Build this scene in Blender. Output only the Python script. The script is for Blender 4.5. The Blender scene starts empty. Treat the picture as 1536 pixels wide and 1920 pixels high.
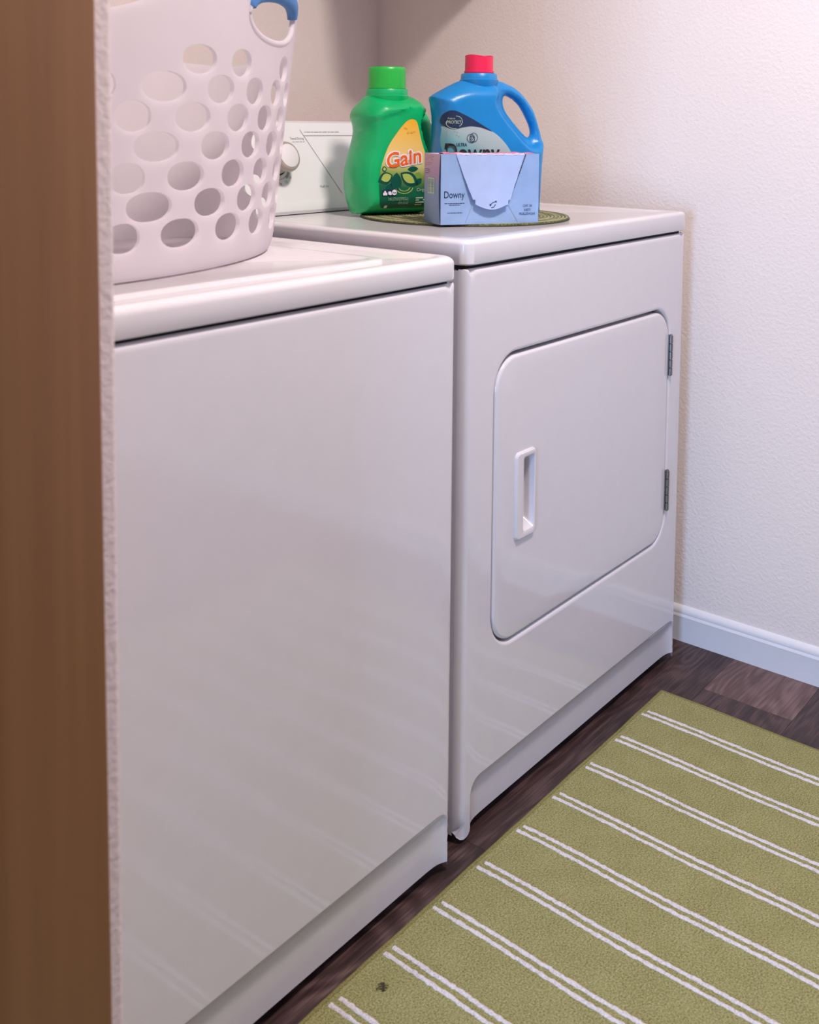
import bpy, math, random
import numpy as np
from mathutils import Vector, Matrix
from mathutils.geometry import delaunay_2d_cdt
random.seed(7)
SC = bpy.context.scene
COL = SC.collection
PI = math.pi

# ------------------------------------------------------------------ camera
cam = bpy.data.cameras.new('camera')
camo = bpy.data.objects.new('camera', cam)
COL.objects.link(camo)
R_ = Vector((0.63286235, -0.77422159, 0.0081348))
U_ = Vector((0.05258786, 0.05346373, 0.99718411))
F_ = Vector((0.77247638, 0.63065249, -0.07454984))
M = Matrix.Identity(4)
for i in range(3):
    M[i][0], M[i][1], M[i][2] = R_[i], U_[i], -F_[i]
M[0][3], M[1][3], M[2][3] = -1.22734813, -0.89587629, 1.08364325
camo.matrix_world = M
cam.sensor_fit = 'HORIZONTAL'
cam.sensor_width = 36.0
cam.lens = 1987.8 * 36.0 / 1536.0
cam.shift_y = -(960 - 381.63) / 1536.0          # the lens is shifted down, so uprights stay upright
cam.clip_start = 0.02
cam.dof.use_dof = True
cam.dof.focus_distance = 1.85
cam.dof.aperture_fstop = 9.0
SC.camera = camo

# ------------------------------------------------------------------ world, lights, exposure
SC.view_settings.view_transform = 'Standard'
SC.view_settings.look = 'None'
SC.view_settings.gamma = 1.0
SC.view_settings.use_curve_mapping = False
SC.view_settings.exposure = 0.0
w = bpy.data.worlds.new('world'); SC.world = w
w.use_nodes = True
w.node_tree.nodes['Background'].inputs[0].default_value = (0.62, 0.75, 1.0, 1)
w.node_tree.nodes['Background'].inputs[1].default_value = 0.6

def add_light(name, kind, loc, energy, color, size, size_y=None, target=None):
    l = bpy.data.lights.new(name, kind); l.energy = energy; l.color = color
    if kind == 'AREA':
        l.shape = 'RECTANGLE' if size_y else 'DISK'
        l.size = size
        if size_y: l.size_y = size_y
    else:
        l.shadow_soft_size = size
    o = bpy.data.objects.new(name, l); COL.objects.link(o); o.location = loc
    if target:
        o.rotation_euler = (Vector(target) - Vector(loc)).to_track_quat('-Z', 'Y').to_euler()
    return o
LAMP = (-0.15, -0.70, 2.30)
add_light('lamp_light', 'AREA', LAMP, 33.0, (1.0, 0.865, 0.81), 0.26, None, (-0.15, -0.69, 0.0))
# daylight entering by the window of the hallway, at the far left
add_light('window_light', 'AREA', (-3.12, -0.98, 1.02), 68.0, (0.37, 0.60, 1.0), 0.5, 1.2, (0.8, -0.55, 0.8))

# ------------------------------------------------------------------ materials
def nodes_of(name):
    m = bpy.data.materials.new(name); m.use_nodes = True
    nt = m.node_tree; b = nt.nodes['Principled BSDF']
    return m, nt, b
def N(nt, t, **kw):
    n = nt.nodes.new(t)
    for k, v in kw.items(): setattr(n, k, v)
    return n
def bump(nt, b, height, dist, strength=1.0):
    bp = N(nt, 'ShaderNodeBump'); bp.inputs['Distance'].default_value = dist; bp.inputs['Strength'].default_value = strength
    nt.links.new(height, bp.inputs['Height']); nt.links.new(bp.outputs[0], b.inputs['Normal']); return bp
def pos(nt, scale=(1, 1, 1), obj=False):
    mp = N(nt, 'ShaderNodeMapping'); mp.inputs['Scale'].default_value = scale
    if obj:
        tc = N(nt, 'ShaderNodeTexCoord'); nt.links.new(tc.outputs['Object'], mp.inputs['Vector'])
    else:
        g = N(nt, 'ShaderNodeNewGeometry'); nt.links.new(g.outputs['Position'], mp.inputs['Vector'])
    return mp.outputs[0]
def noise(nt, vec, scale, detail=3, rough=0.5):
    n = N(nt, 'ShaderNodeTexNoise'); n.inputs['Scale'].default_value = scale; n.inputs['Detail'].default_value = detail
    n.inputs['Roughness'].default_value = rough
    nt.links.new(vec, n.inputs['Vector']); return n.outputs['Fac']
def ramp(nt, fac, stops):
    r = N(nt, 'ShaderNodeValToRGB'); e = r.color_ramp.elements
    while len(e) < len(stops): e.new(0.5)
    for el, (p, c) in zip(e, stops): el.position = p; el.color = (*c, 1)
    nt.links.new(fac, r.inputs[0]); return r.outputs[0]
def plain(name, col, rough=0.5, bumps=None, metal=0.0, spec=0.5, coat=0.0, var=0.0, sss=0.0, obj=True):
    m, nt, b = nodes_of(name)
    b.inputs['Roughness'].default_value = rough; b.inputs['Metallic'].default_value = metal
    b.inputs['Specular IOR Level'].default_value = spec; b.inputs['Coat Weight'].default_value = coat
    v = pos(nt, obj=obj)
    f = noise(nt, v, 35.0, 4)
    c0 = tuple(x * (1 - var) for x in col); c1 = tuple(min(1, x * (1 + var)) for x in col)
    nt.links.new(ramp(nt, f, [(0.35, c0), (0.65, c1)]), b.inputs['Base Color'])
    if bumps:
        bump(nt, b, noise(nt, v, bumps[0], 2), bumps[1])
    if sss:
        b.inputs['Subsurface Weight'].default_value = sss; b.inputs['Subsurface Radius'].default_value = (0.01, 0.008, 0.008)
    return m

MAT = {}
MAT['enamel'] = plain('white_enamel', (0.70, 0.67, 0.705), 0.07, (420, 0.00003), spec=0.7, var=0.008, obj=False)
MAT['lid'] = plain('white_top_enamel', (0.74, 0.71, 0.735), 0.14, (300, 0.00005), spec=0.45, var=0.008, obj=False)
MAT['handle'] = plain('white_plastic', (0.70, 0.67, 0.70), 0.25)
MAT['console'] = plain('console_plastic', (0.80, 0.80, 0.80), 0.28)
MAT['knob'] = plain('knob_plastic', (0.40, 0.335, 0.29), 0.32)
MAT['knobcap'] = plain('knob_face', (0.82, 0.79, 0.80), 0.28)
MAT['dark'] = plain('dark_cavity', (0.012, 0.012, 0.014), 0.8)
MAT['steel'] = plain('hinge_steel', (0.30, 0.29, 0.29), 0.38, metal=1.0)
MAT['basket'] = plain('basket_plastic', (0.87, 0.84, 0.865), 0.42, var=0.01)
def translucent(m, amount, col):
    nt = m.node_tree; b = nt.nodes['Principled BSDF']; out = [n for n in nt.nodes if n.type == 'OUTPUT_MATERIAL'][0]
    t = N(nt, 'ShaderNodeBsdfTranslucent'); t.inputs[0].default_value = (*col, 1)
    mx = N(nt, 'ShaderNodeMixShader'); mx.inputs[0].default_value = amount
    nt.links.new(b.outputs[0], mx.inputs[1]); nt.links.new(t.outputs[0], mx.inputs[2]); nt.links.new(mx.outputs[0], out.inputs[0])
translucent(MAT['basket'], 0.58, (0.93, 0.885, 0.91))
MAT['grip'] = plain('blue_rubber', (0.06, 0.20, 0.48), 0.5)
MAT['green'] = plain('green_plastic', (0.0, 0.45, 0.135), 0.33, (500, 0.0002), var=0.04)
MAT['greencap'] = plain('green_cap_plastic', (0.02, 0.48, 0.06), 0.35, var=0.03)
MAT['blue'] = plain('blue_plastic', (0.008, 0.235, 0.60), 0.33, (500, 0.00015), var=0.03)
MAT['pink'] = plain('pink_cap_plastic', (0.80, 0.012, 0.085), 0.4, var=0.03)
MAT['navy'] = plain('navy_print', (0.006, 0.024, 0.085), 0.5)
MAT['black'] = plain('black_print', (0.012, 0.012, 0.018), 0.5)
MAT['greyprint'] = plain('grey_print', (0.30, 0.29, 0.33), 0.5)
MAT['redprint'] = plain('red_print', (0.60, 0.16, 0.20), 0.5)
MAT['orange'] = plain('orange_print', (0.93, 0.13, 0.012), 0.4)
MAT['white'] = plain('white_print', (0.88, 0.84, 0.86), 0.45)
MAT['palegreen'] = plain('pale_green_print', (0.45, 0.56, 0.12), 0.45)
MAT['midgreen'] = plain('mid_green_print', (0.20, 0.36, 0.06), 0.45)
MAT['darkgreen'] = plain('dark_green_print', (0.0, 0.085, 0.055), 0.45)
MAT['softprint'] = plain('soft_green_print', (0.42, 0.55, 0.40), 0.45)
MAT['amber'] = plain('amber_print', (0.80, 0.42, 0.04), 0.45)
MAT['boxblue'] = plain('box_card_blue', (0.26, 0.40, 0.66), 0.55, (60, 0.0004), var=0.05)
MAT['flapblue'] = plain('box_flap_blue', (0.38, 0.50, 0.78), 0.5, (60, 0.0003), var=0.03)
MAT['boxpink'] = plain('box_pink', (0.72, 0.20, 0.34), 0.6, var=0.25)
MAT['boxwhite'] = plain('box_torn_white', (0.80, 0.66, 0.72), 0.7, var=0.05)
MAT['barcode'] = plain('barcode_print', (0.16, 0.20, 0.26), 0.6)
MAT['cloth'] = plain('grey_cloth', (0.25, 0.25, 0.28), 0.9)
MAT['shelf'] = plain('shelf_white', (0.75, 0.73, 0.70), 0.5)
MAT['lint'] = plain('dark_lint', (0.05, 0.035, 0.02), 0.9)
MAT['base'] = plain('baseboard_paint', (0.76, 0.76, 0.79), 0.35, (90, 0.0002), var=0.01, obj=False)
MAT['ceil'] = plain('ceiling_paint', (0.80, 0.77, 0.74), 0.9, (90, 0.001))

def wall_mat(name, col):
    m, nt, b = nodes_of(name)
    b.inputs['Roughness'].default_value = 0.6; b.inputs['Specular IOR Level'].default_value = 0.3
    v = pos(nt)
    f = noise(nt, v, 3.0, 3)
    nt.links.new(ramp(nt, f, [(0.3, tuple(c * 0.985 for c in col)), (0.7, col)]), b.inputs['Base Color'])
    n1 = noise(nt, v, 150.0, 3, 0.55)
    r = ramp(nt, n1, [(0.38, (0, 0, 0)), (0.66, (1, 1, 1))])
    bump(nt, b, r, 0.0008, 0.5)
    return m
MAT['wall'] = wall_mat('textured_wall_paint', (0.86, 0.765, 0.715))
MAT['wallleft'] = wall_mat('shade_toned_wall_paint', (0.70, 0.585, 0.575))  # same wall paint, darkened to put the partition's shade into its colour
MAT['wallroom'] = wall_mat('room_wall_paint', (0.34, 0.31, 0.30))

def wood_mat(name, dark, mid, light, seed):
    """vinyl plank, grain along x"""
    m, nt, b = nodes_of(name)
    b.inputs['Roughness'].default_value = 0.42; b.inputs['Specular IOR Level'].default_value = 0.4
    tc = N(nt, 'ShaderNodeTexCoord'); oi = N(nt, 'ShaderNodeObjectInfo')
    mul = N(nt, 'ShaderNodeMath', operation='MULTIPLY'); mul.inputs[1].default_value = 37.0
    nt.links.new(oi.outputs['Random'], mul.inputs[0])
    add = N(nt, 'ShaderNodeVectorMath', operation='ADD')
    nt.links.new(tc.outputs['Object'], add.inputs[0]); nt.links.new(mul.outputs[0], add.inputs[1])
    mp = N(nt, 'ShaderNodeMapping'); mp.inputs['Scale'].default_value = (1.0, 3.6, 1.0); nt.links.new(add.outputs[0], mp.inputs[0])
    big = N(nt, 'ShaderNodeTexNoise'); big.inputs['Scale'].default_value = 3.6; big.inputs['Detail'].default_value = 1.5
    nt.links.new(mp.outputs[0], big.inputs['Vector'])
    s = N(nt, 'ShaderNodeMath', operation='MULTIPLY'); s.inputs[1].default_value = 75.0
    nt.links.new(big.outputs['Fac'], s.inputs[0])
    sn = N(nt, 'ShaderNodeMath', operation='SINE'); nt.links.new(s.outputs[0], sn.inputs[0])
    mp2 = N(nt, 'ShaderNodeMapping'); mp2.inputs['Scale'].default_value = (14.0, 260.0, 1.0); nt.links.new(add.outputs[0], mp2.inputs[0])
    fine = N(nt, 'ShaderNodeTexNoise'); fine.inputs['Scale'].default_value = 1.0; fine.inputs['Detail'].default_value = 4
    nt.links.new(mp2.outputs[0], fine.inputs['Vector'])
    mp3 = N(nt, 'ShaderNodeMapping'); mp3.inputs['Scale'].default_value = (4.0, 9.0, 1.0); nt.links.new(add.outputs[0], mp3.inputs[0])
    blot = N(nt, 'ShaderNodeTexNoise'); blot.inputs['Scale'].default_value = 1.0; blot.inputs['Detail'].default_value = 2
    nt.links.new(mp3.outputs[0], blot.inputs['Vector'])
    a = N(nt, 'ShaderNodeMath', operation='MULTIPLY_ADD'); a.inputs[1].default_value = 0.13; nt.links.new(sn.outputs[0], a.inputs[0]); nt.links.new(fine.outputs['Fac'], a.inputs[2])
    c = N(nt, 'ShaderNodeMath', operation='MULTIPLY_ADD'); c.inputs[1].default_value = 0.8; nt.links.new(blot.outputs['Fac'], c.inputs[0]); nt.links.new(a.outputs[0], c.inputs[2])
    d = N(nt, 'ShaderNodeMath', operation='MULTIPLY'); d.inputs[1].default_value = 0.55; nt.links.new(c.outputs[0], d.inputs[0])
    nt.links.new(ramp(nt, d.outputs[0], [(0.36, dark), (0.50, mid), (0.64, light)]), b.inputs['Base Color'])
    bump(nt, b, a.outputs[0], 0.0002)
    return m
PLANKM = [wood_mat('plank_dark', (0.026, 0.013, 0.013), (0.046, 0.024, 0.023), (0.085, 0.048, 0.045), 0),
          wood_mat('plank_mid', (0.032, 0.018, 0.017), (0.068, 0.038, 0.035), (0.14, 0.088, 0.080), 1),
          wood_mat('plank_light', (0.095, 0.052, 0.048), (0.150, 0.090, 0.084), (0.20, 0.130, 0.122), 2)]

def brown_wood():
    m, nt, b = nodes_of('stained_brown_wood')
    b.inputs['Roughness'].default_value = 0.5
    v = pos(nt, (60, 60, 1.2)); f = noise(nt, v, 1.0, 4, 0.6)
    v2 = pos(nt, (10, 10, 0.6)); g = noise(nt, v2, 1.0, 2)
    mx = N(nt, 'ShaderNodeMath', operation='ADD'); nt.links.new(f, mx.inputs[0]); nt.links.new(g, mx.inputs[1])
    h = N(nt, 'ShaderNodeMath', operation='MULTIPLY'); h.inputs[1].default_value = 0.5; nt.links.new(mx.outputs[0], h.inputs[0])
    nt.links.new(ramp(nt, h.outputs[0], [(0.35, (0.155, 0.060, 0.016)), (0.65, (0.215, 0.090, 0.028))]), b.inputs['Base Color'])
    return m
MAT['brown'] = brown_wood()

def rug_mat(name, c0, c1, c2):
    m, nt, b = nodes_of(name)
    b.inputs['Roughness'].default_value = 0.95; b.inputs['Specular IOR Level'].default_value = 0.1
    v = pos(nt)
    f = noise(nt, v, 420.0, 3, 0.7); g = noise(nt, v, 22.0, 3)
    mx = N(nt, 'ShaderNodeMath', operation='MULTIPLY_ADD'); mx.inputs[1].default_value = 0.10; nt.links.new(g, mx.inputs[0]); nt.links.new(f, mx.inputs[2])
    nt.links.new(ramp(nt, mx.outputs[0], [(0.40, c0), (0.55, c1), (0.72, c2)]), b.inputs['Base Color'])
    bump(nt, b, f, 0.0035, 0.9)
    return m
MAT['rug'] = rug_mat('olive_pile', (0.175, 0.165, 0.058), (0.345, 0.330, 0.138), (0.50, 0.475, 0.25))
MAT['binding'] = rug_mat('olive_binding', (0.20, 0.18, 0.06), (0.27, 0.25, 0.09), (0.33, 0.31, 0.14))
MAT['stripe'] = rug_mat('cream_pile', (0.58, 0.54, 0.54), (0.80, 0.75, 0.76), (0.90, 0.86, 0.88))

def mat_weave():
    m, nt, b = nodes_of('woven_green_braid')
    b.inputs['Roughness'].default_value = 0.8
    v = pos(nt, obj=True)
    w1 = N(nt, 'ShaderNodeTexWave', wave_type='RINGS'); w1.rings_direction = 'Z'
    w1.inputs['Scale'].default_value = 48.0; nt.links.new(v, w1.inputs['Vector'])
    f = noise(nt, v, 330, 2)
    mx = N(nt, 'ShaderNodeMath', operation='MULTIPLY_ADD'); mx.inputs[1].default_value = 0.5; nt.links.new(w1.outputs['Fac'], mx.inputs[0]); nt.links.new(f, mx.inputs[2])
    nt.links.new(ramp(nt, mx.outputs[0], [(0.40, (0.06, 0.075, 0.028)), (0.62, (0.16, 0.175, 0.075)), (0.9, (0.36, 0.34, 0.19))]), b.inputs['Base Color'])
    bump(nt, b, f, 0.0008)
    return m
MAT['weave'] = mat_weave()

def grad_mat(name, stops, z0, z1, rough=0.4, xz=0.0, noise_amt=0.0):
    """print whose colour runs with local height"""
    m, nt, b = nodes_of(name)
    b.inputs['Roughness'].default_value = rough
    tc = N(nt, 'ShaderNodeTexCoord'); sp = N(nt, 'ShaderNodeSeparateXYZ'); nt.links.new(tc.outputs['Object'], sp.inputs[0])
    a = N(nt, 'ShaderNodeMath', operation='MULTIPLY_ADD'); a.inputs[1].default_value = xz
    nt.links.new(sp.outputs[0], a.inputs[0]); nt.links.new(sp.outputs[2], a.inputs[2])
    mr = N(nt, 'ShaderNodeMapRange'); mr.inputs[1].default_value = z0; mr.inputs[2].default_value = z1
    nt.links.new(a.outputs[0], mr.inputs[0])
    nt.links.new(ramp(nt, mr.outputs[0], stops), b.inputs['Base Color'])
    return m
MAT['gainlabel'] = grad_mat('yellow_green_label', [(0.0, (0.0, 0.10, 0.055)), (0.24, (0.01, 0.14, 0.06)), (0.38, (0.24, 0.36, 0.07)), (0.50, (0.66, 0.62, 0.24)), (0.62, (0.90, 0.64, 0.22)), (1.0, (0.93, 0.47, 0.012))], 0.012, 0.174, xz=0.10)
MAT['downylabel'] = grad_mat('pale_teal_label', [(0.0, (0.06, 0.32, 0.40)), (0.30, (0.14, 0.38, 0.42)), (0.55, (0.36, 0.47, 0.48)), (1.0, (0.46, 0.53, 0.56))], 0.04, 0.170, xz=0.60)
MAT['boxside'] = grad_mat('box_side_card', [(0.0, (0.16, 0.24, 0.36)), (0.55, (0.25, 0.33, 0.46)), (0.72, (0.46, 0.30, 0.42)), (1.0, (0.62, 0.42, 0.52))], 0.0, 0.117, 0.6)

def emit(name, col, s):
    m, nt, b = nodes_of(name)
    b.inputs['Emission Color'].default_value = (*col, 1); b.inputs['Emission Strength'].default_value = s
    b.inputs['Base Color'].default_value = (*col, 1)
    return m
MAT['glow'] = emit('lamp_glass', (1.0, 0.82, 0.68), 2.0)
MAT['glass'] = plain('window_glass', (0.9, 0.95, 1.0), 0.02)
MAT['glass'].node_tree.nodes['Principled BSDF'].inputs['Transmission Weight'].default_value = 1.0

# ------------------------------------------------------------------ object helpers
def thing(name, label, cat, loc=(0, 0, 0), rz=0.0, group=None):
    o = bpy.data.objects.new(name, None); COL.objects.link(o)
    o.empty_display_size = 0.05
    o.location = loc; o.rotation_euler = (0, 0, rz)
    o['label'] = label; o['category'] = cat
    if group: o['group'] = group
    return o
def mesh(name, verts, faces, mat, parent=None, smooth=None, label=None, kind=None, origin=None):
    me = bpy.data.meshes.new(name)
    me.from_pydata([tuple(v) for v in verts], [], [tuple(f) for f in faces])
    me.validate(); me.update()
    if mat: me.materials.append(mat)
    if smooth is not None:
        import bmesh
        bm = bmesh.new(); bm.from_mesh(me)
        bmesh.ops.recalc_face_normals(bm, faces=bm.faces)
        for f in bm.faces: f.smooth = True
        for e in bm.edges:
            if len(e.link_faces) == 2 and e.calc_face_angle(0) > math.radians(smooth): e.smooth = False
        bm.to_mesh(me); bm.free()
    o = bpy.data.objects.new(name, me); COL.objects.link(o)
    if parent: o.parent = parent
    if label: o['label'] = label
    if kind: o['kind'] = kind
    return o
def part_at_origin(verts):
    return verts

class MB:
    def __init__(s): s.v = []; s.f = []
    def add(s, v, f):
        n = len(s.v); s.v += [tuple(x) for x in v]; s.f += [tuple(i + n for i in q) for q in f]; return s
    def box(s, x0, x1, y0, y1, z0, z1, b=0.0):
        if b <= 0:
            v = [(x, y, z) for z in (z0, z1) for y in (y0, y1) for x in (x0, x1)]
            f = [(0, 2, 3, 1), (4, 5, 7, 6), (0, 1, 5, 4), (2, 6, 7, 3), (0, 4, 6, 2), (1, 3, 7, 5)]
            return s.add(v, f)
        L = [(b, z0), (0, z0 + b), (0, z1 - b), (b, z1)]
        loops = []
        for ins, z in L:
            loops.append(rrect(x0 + ins, x1 - ins, y0 + ins, y1 - ins, b, 2, z))
        v, f = loft(loops, True, True); return s.add(v, f)
    def build(s, name, mat, parent=None, smooth=None, **k): return mesh(name, s.v, s.f, mat, parent, smooth, **k)

def rrect(x0, x1, y0, y1, r, n, z=None, plane='xy'):
    pts = []
    r = max(min(r, (x1 - x0) / 2 - 1e-5, (y1 - y0) / 2 - 1e-5), 1e-5)
    for cx, cy, a0 in ((x1 - r, y1 - r, 0), (x0 + r, y1 - r, 90), (x0 + r, y0 + r, 180), (x1 - r, y0 + r, 270)):
        for i in range(n + 1):
            a = math.radians(a0 + 90 * i / n)
            pts.append((cx + r * math.cos(a), cy + r * math.sin(a)))
    if z is None: return pts
    if plane == 'xy': return [(x, y, z) for x, y in pts]
    return [(x, z, y) for x, y in pts]            # plane xz, third is y
def loft(loops, cap0=False, cap1=False, closed=True):
    n = len(loops[0]); v = [p for L in loops for p in L]; f = []
    for k in range(len(loops) - 1):
        for i in range(n if closed else n - 1):
            j = (i + 1) % n
            f.append((k * n + i, k * n + j, (k + 1) * n + j, (k + 1) * n + i))
    if cap0: f.append(tuple(range(n))[::-1])
    if cap1: f.append(tuple((len(loops) - 1) * n + i for i in range(n)))
    return v, f
def lathe(profile, n=48, c=(0, 0, 0), axis='z', rib=None):
    loops = []
    for r, h in profile:
        L = []
        for i in range(n):
            a = 2 * PI * i / n
            rr = r * (1 + (rib[1] * math.cos(rib[0] * a) if rib else 0))
            p = (rr * math.cos(a), rr * math.sin(a))
            if axis == 'z': L.append((c[0] + p[0], c[1] + p[1], c[2] + h))
            elif axis == 'y': L.append((c[0] + p[0], c[1] + h, c[2] + p[1]))
            else: L.append((c[0] + h, c[1] + p[0], c[2] + p[1]))
        loops.append(L)
    return loft(loops, True, True)
def tube(path, rad, n=10, flat=None):
    """round tube along a list of points; rad a number or list"""
    P = [Vector(p) for p in path]; loops = []
    up = Vector((0, 0, 1))
    for i, p in enumerate(P):
        t = (P[min(i + 1, len(P) - 1)] - P[max(i - 1, 0)]).normalized()
        a = t.cross(up)
        if a.length < 1e-3: a = t.cross(Vector((0, 1, 0)))
        a.normalize(); b = a.cross(t).normalized()
        r = rad[i] if isinstance(rad, (list, tuple)) else rad
        loops.append([tuple(p + a * r * math.cos(2 * PI * k / n) + b * r * math.sin(2 * PI * k / n)) for k in range(n)])
    return loft(loops, True, True)

# ---- planar triangulation with holes
def inpoly(poly, P):
    x, y = P[:, 0], P[:, 1]; c = np.zeros(len(P), bool); n = len(poly); j = n - 1
    A = np.asarray(poly)
    for i in range(n):
        xi, yi = A[i]; xj, yj = A[j]
        m = ((yi > y) != (yj > y))
        with np.errstate(divide='ignore', invalid='ignore'):
            c ^= m & (x < (xj - xi) * (y - yi) / (yj - yi + 1e-30) + xi)
        j = i
    return c
def dist(polys, P, closed=True):
    D = np.full(len(P), 1e9)
    for poly in polys:
        A = np.asarray(poly, float); B = np.roll(A, -1, 0) if closed else A[1:]
        if not closed: A = A[:-1]
        for a, b in zip(A, B):
            ab = b - a; L = ab @ ab + 1e-18
            t = np.clip(((P - a) @ ab) / L, 0, 1)
            d = np.hypot(*(P - a - t[:, None] * ab).T); D = np.minimum(D, d)
    return D
def cdt(outer, holes=(), pts=(), loops=()):
    V = []; E = []
    for lp in [outer] + list(holes) + list(loops):
        n0 = len(V); V += [Vector(p) for p in lp]; E += [(n0 + i, n0 + (i + 1) % len(lp)) for i in range(len(lp))]
    V += [Vector(p) for p in pts]
    v, e, f, *_ = delaunay_2d_cdt(V, E, [], 0, 1e-7)
    v = np.array([(a.x, a.y) for a in v]); F = np.array([q for q in f])
    c = v[F].mean(1); k = inpoly(outer, c)
    for h in holes: k &= ~inpoly(h, c)
    F = F[k]
    a = v[F]; area = (a[:, 1, 0] - a[:, 0, 0]) * (a[:, 2, 1] - a[:, 0, 1]) - (a[:, 2, 0] - a[:, 0, 0]) * (a[:, 1, 1] - a[:, 0, 1])
    F[area < 0] = F[area < 0][:, ::-1]
    used = np.unique(F); mp = -np.ones(len(v), int); mp[used] = np.arange(len(used))
    return v[used], mp[F]
def gridpts(outer, holes, step, margin):
    A = np.array(outer); x0, y0 = A.min(0); x1, y1 = A.max(0)
    g = np.array([(x, y) for x in np.arange(x0 + step / 2, x1, step) for y in np.arange(y0 + step / 2, y1, step)])
    if not len(g): return g
    k = inpoly(outer, g)
    for h in holes: k &= ~inpoly(h, g)
    g = g[k]; return g[dist([outer] + list(holes), g) > margin]
def dens(poly, step, closed=True):
    out = []
    n = len(poly)
    for i in range(n if closed else n - 1):
        a = Vector(poly[i]); b = Vector(poly[(i + 1) % n]); m = max(1, int((b - a).length / step + 0.5))
        for k in range(m): out.append(tuple(a.lerp(b, k / m)))
    return out
def spline(pts, sub=6, closed=True):
    """Catmull-Rom through 2D points"""
    out = []; n = len(pts)
    for i in range(n if closed else n - 1):
        g = lambda k: Vector(pts[k % n] if closed else pts[max(0, min(n - 1, k))])
        p0, p1, p2, p3 = g(i - 1), g(i), g(i + 1), g(i + 2)
        for s in range(sub):
            t = s / sub
            q = 0.5 * ((2 * p1) + (p2 - p0) * t + (2 * p0 - 5 * p1 + 4 * p2 - p3) * t * t + (3 * p1 - p0 - 3 * p2 + p3) * t ** 3)
            out.append((q.x, q.y))
    if not closed: out.append(tuple(pts[-1]))
    return out
def ellipse(cx, cy, a, b, n=20, p=2.0, rot=0):
    o = []
    for i in range(n):
        t = 2 * PI * i / n; c, s = math.cos(t), math.sin(t)
        x = a * math.copysign(abs(c) ** (2 / p), c); y = b * math.copysign(abs(s) ** (2 / p), s)
        o.append((cx + x * math.cos(rot) - y * math.sin(rot), cy + x * math.sin(rot) + y * math.cos(rot)))
    return o
def decal(name, poly, fn, mat, parent, step=None, holes=(), **k):
    """flat print: a 2D outline laid on a surface by fn(u, v, lift)"""
    o = dens(poly, step) if step else poly
    g = gridpts(o, holes, step, step * 0.4) if step else ()
    v, f = cdt(o, holes, g)
    return mesh(name, [fn(a, b) for a, b in v], f, mat, parent, 60, **k)
def text_flat(s, height, bold=0.0, shear=0.0, squeeze=1.0, align='CENTER', space=1.0, width=None):
    cu = bpy.data.curves.new('lettering', 'FONT'); cu.body = s; cu.size = 1.0; cu.offset = bold; cu.shear = shear
    cu.align_x = align; cu.space_character = space; cu.resolution_u = 4
    to = bpy.data.objects.new('lettering_tmp', cu); COL.objects.link(to)
    dg = bpy.context.evaluated_depsgraph_get(); ev = to.evaluated_get(dg); me = ev.to_mesh()
    v = np.array([(a.co.x, a.co.y) for a in me.vertices]); f = [tuple(p.vertices) for p in me.polygons]
    ev.to_mesh_clear(); bpy.data.objects.remove(to); bpy.data.curves.remove(cu)
    if width is None: v = v * [height * squeeze, height]
    else:
        v[:, 1] *= height; v[:, 0] *= width / (v[:, 0].max() - v[:, 0].min())
        if align == 'CENTER': v[:, 0] -= (v[:, 0].max() + v[:, 0].min()) / 2
        else: v[:, 0] -= v[:, 0].min()
    return v, f
def text_on(s, x, y, height, fn, mat, parent, rot=0.0, name='lettering', **k):
    v, f = text_flat(s, height, **k)
    c, sn = math.cos(rot), math.sin(rot)
    return mesh(name, [fn(x + a * c - b * sn, y + a * sn + b * c) for a, b in v], f, mat, parent)
def sm(t): t = np.clip(t, 0, 1); return t * t * (3 - 2 * t)

# ------------------------------------------------------------------ the room
XW, YB, XL, YF, ZC = 0.826, 0.886, -3.2, -2.1, 2.44
def struct(name, mb, mat, **k):
    o = mb.build(name, mat, **k); o['kind'] = 'structure'; return o
floor = struct('floor', MB().box(XL - .1, XW + .1, YF - .1, YB + .1, -0.10, -0.0065), MAT['dark'])
struct('wall_right', MB().box(XW, XW + .12, YF - .12, YB + .12, 0, ZC), MAT['wall'])
struct('wall_back', MB().box(-0.75, XW, YB, YB + .12, 0, ZC), MAT['wall'])
# partition on the left: side of the machine alcove and the face it ends in (with a rounded corner bead)
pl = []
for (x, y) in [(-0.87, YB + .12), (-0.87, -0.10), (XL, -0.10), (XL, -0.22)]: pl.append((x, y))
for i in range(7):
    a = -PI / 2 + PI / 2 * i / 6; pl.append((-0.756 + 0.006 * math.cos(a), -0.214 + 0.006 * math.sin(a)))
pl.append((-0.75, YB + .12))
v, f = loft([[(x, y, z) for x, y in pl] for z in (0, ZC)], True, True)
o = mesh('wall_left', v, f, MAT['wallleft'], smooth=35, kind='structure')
struct('wall_front', MB().box(XL - .12, XW, YF - .12, YF, 0, ZC), MAT['wallroom'])
wy0, wy1, wz0, wz1 = -1.30, -0.66, 0.38, 1.68
mb = MB(); mb.box(XL - .12, XL, YF, wy0, 0, ZC); mb.box(XL - .12, XL, wy1, -0.10, 0, ZC); mb.box(XL - .12, XL, wy0, wy1, 0, wz0); mb.box(XL - .12, XL, wy0, wy1, wz1, ZC)
struct('wall_far', mb, MAT['wallroom'])
mb = MB()
for a in ((wy0, wy0 + .05, wz0, wz1), (wy1 - .05, wy1, wz0, wz1), (wy0 + .05, wy1 - .05, wz0, wz0 + .05), (wy0 + .05, wy1 - .05, wz1 - .05, wz1)):
    mb.box(XL - .10, XL - .04, a[0], a[1], a[2], a[3], 0.004)
win = struct('window_1', mb, MAT['base'])
MB().box(XL - .072, XL - .068, wy0 + .05, wy1 - .05, wz0 + .05, wz1 - .05).build('pane', MAT['glass'], win)
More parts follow.
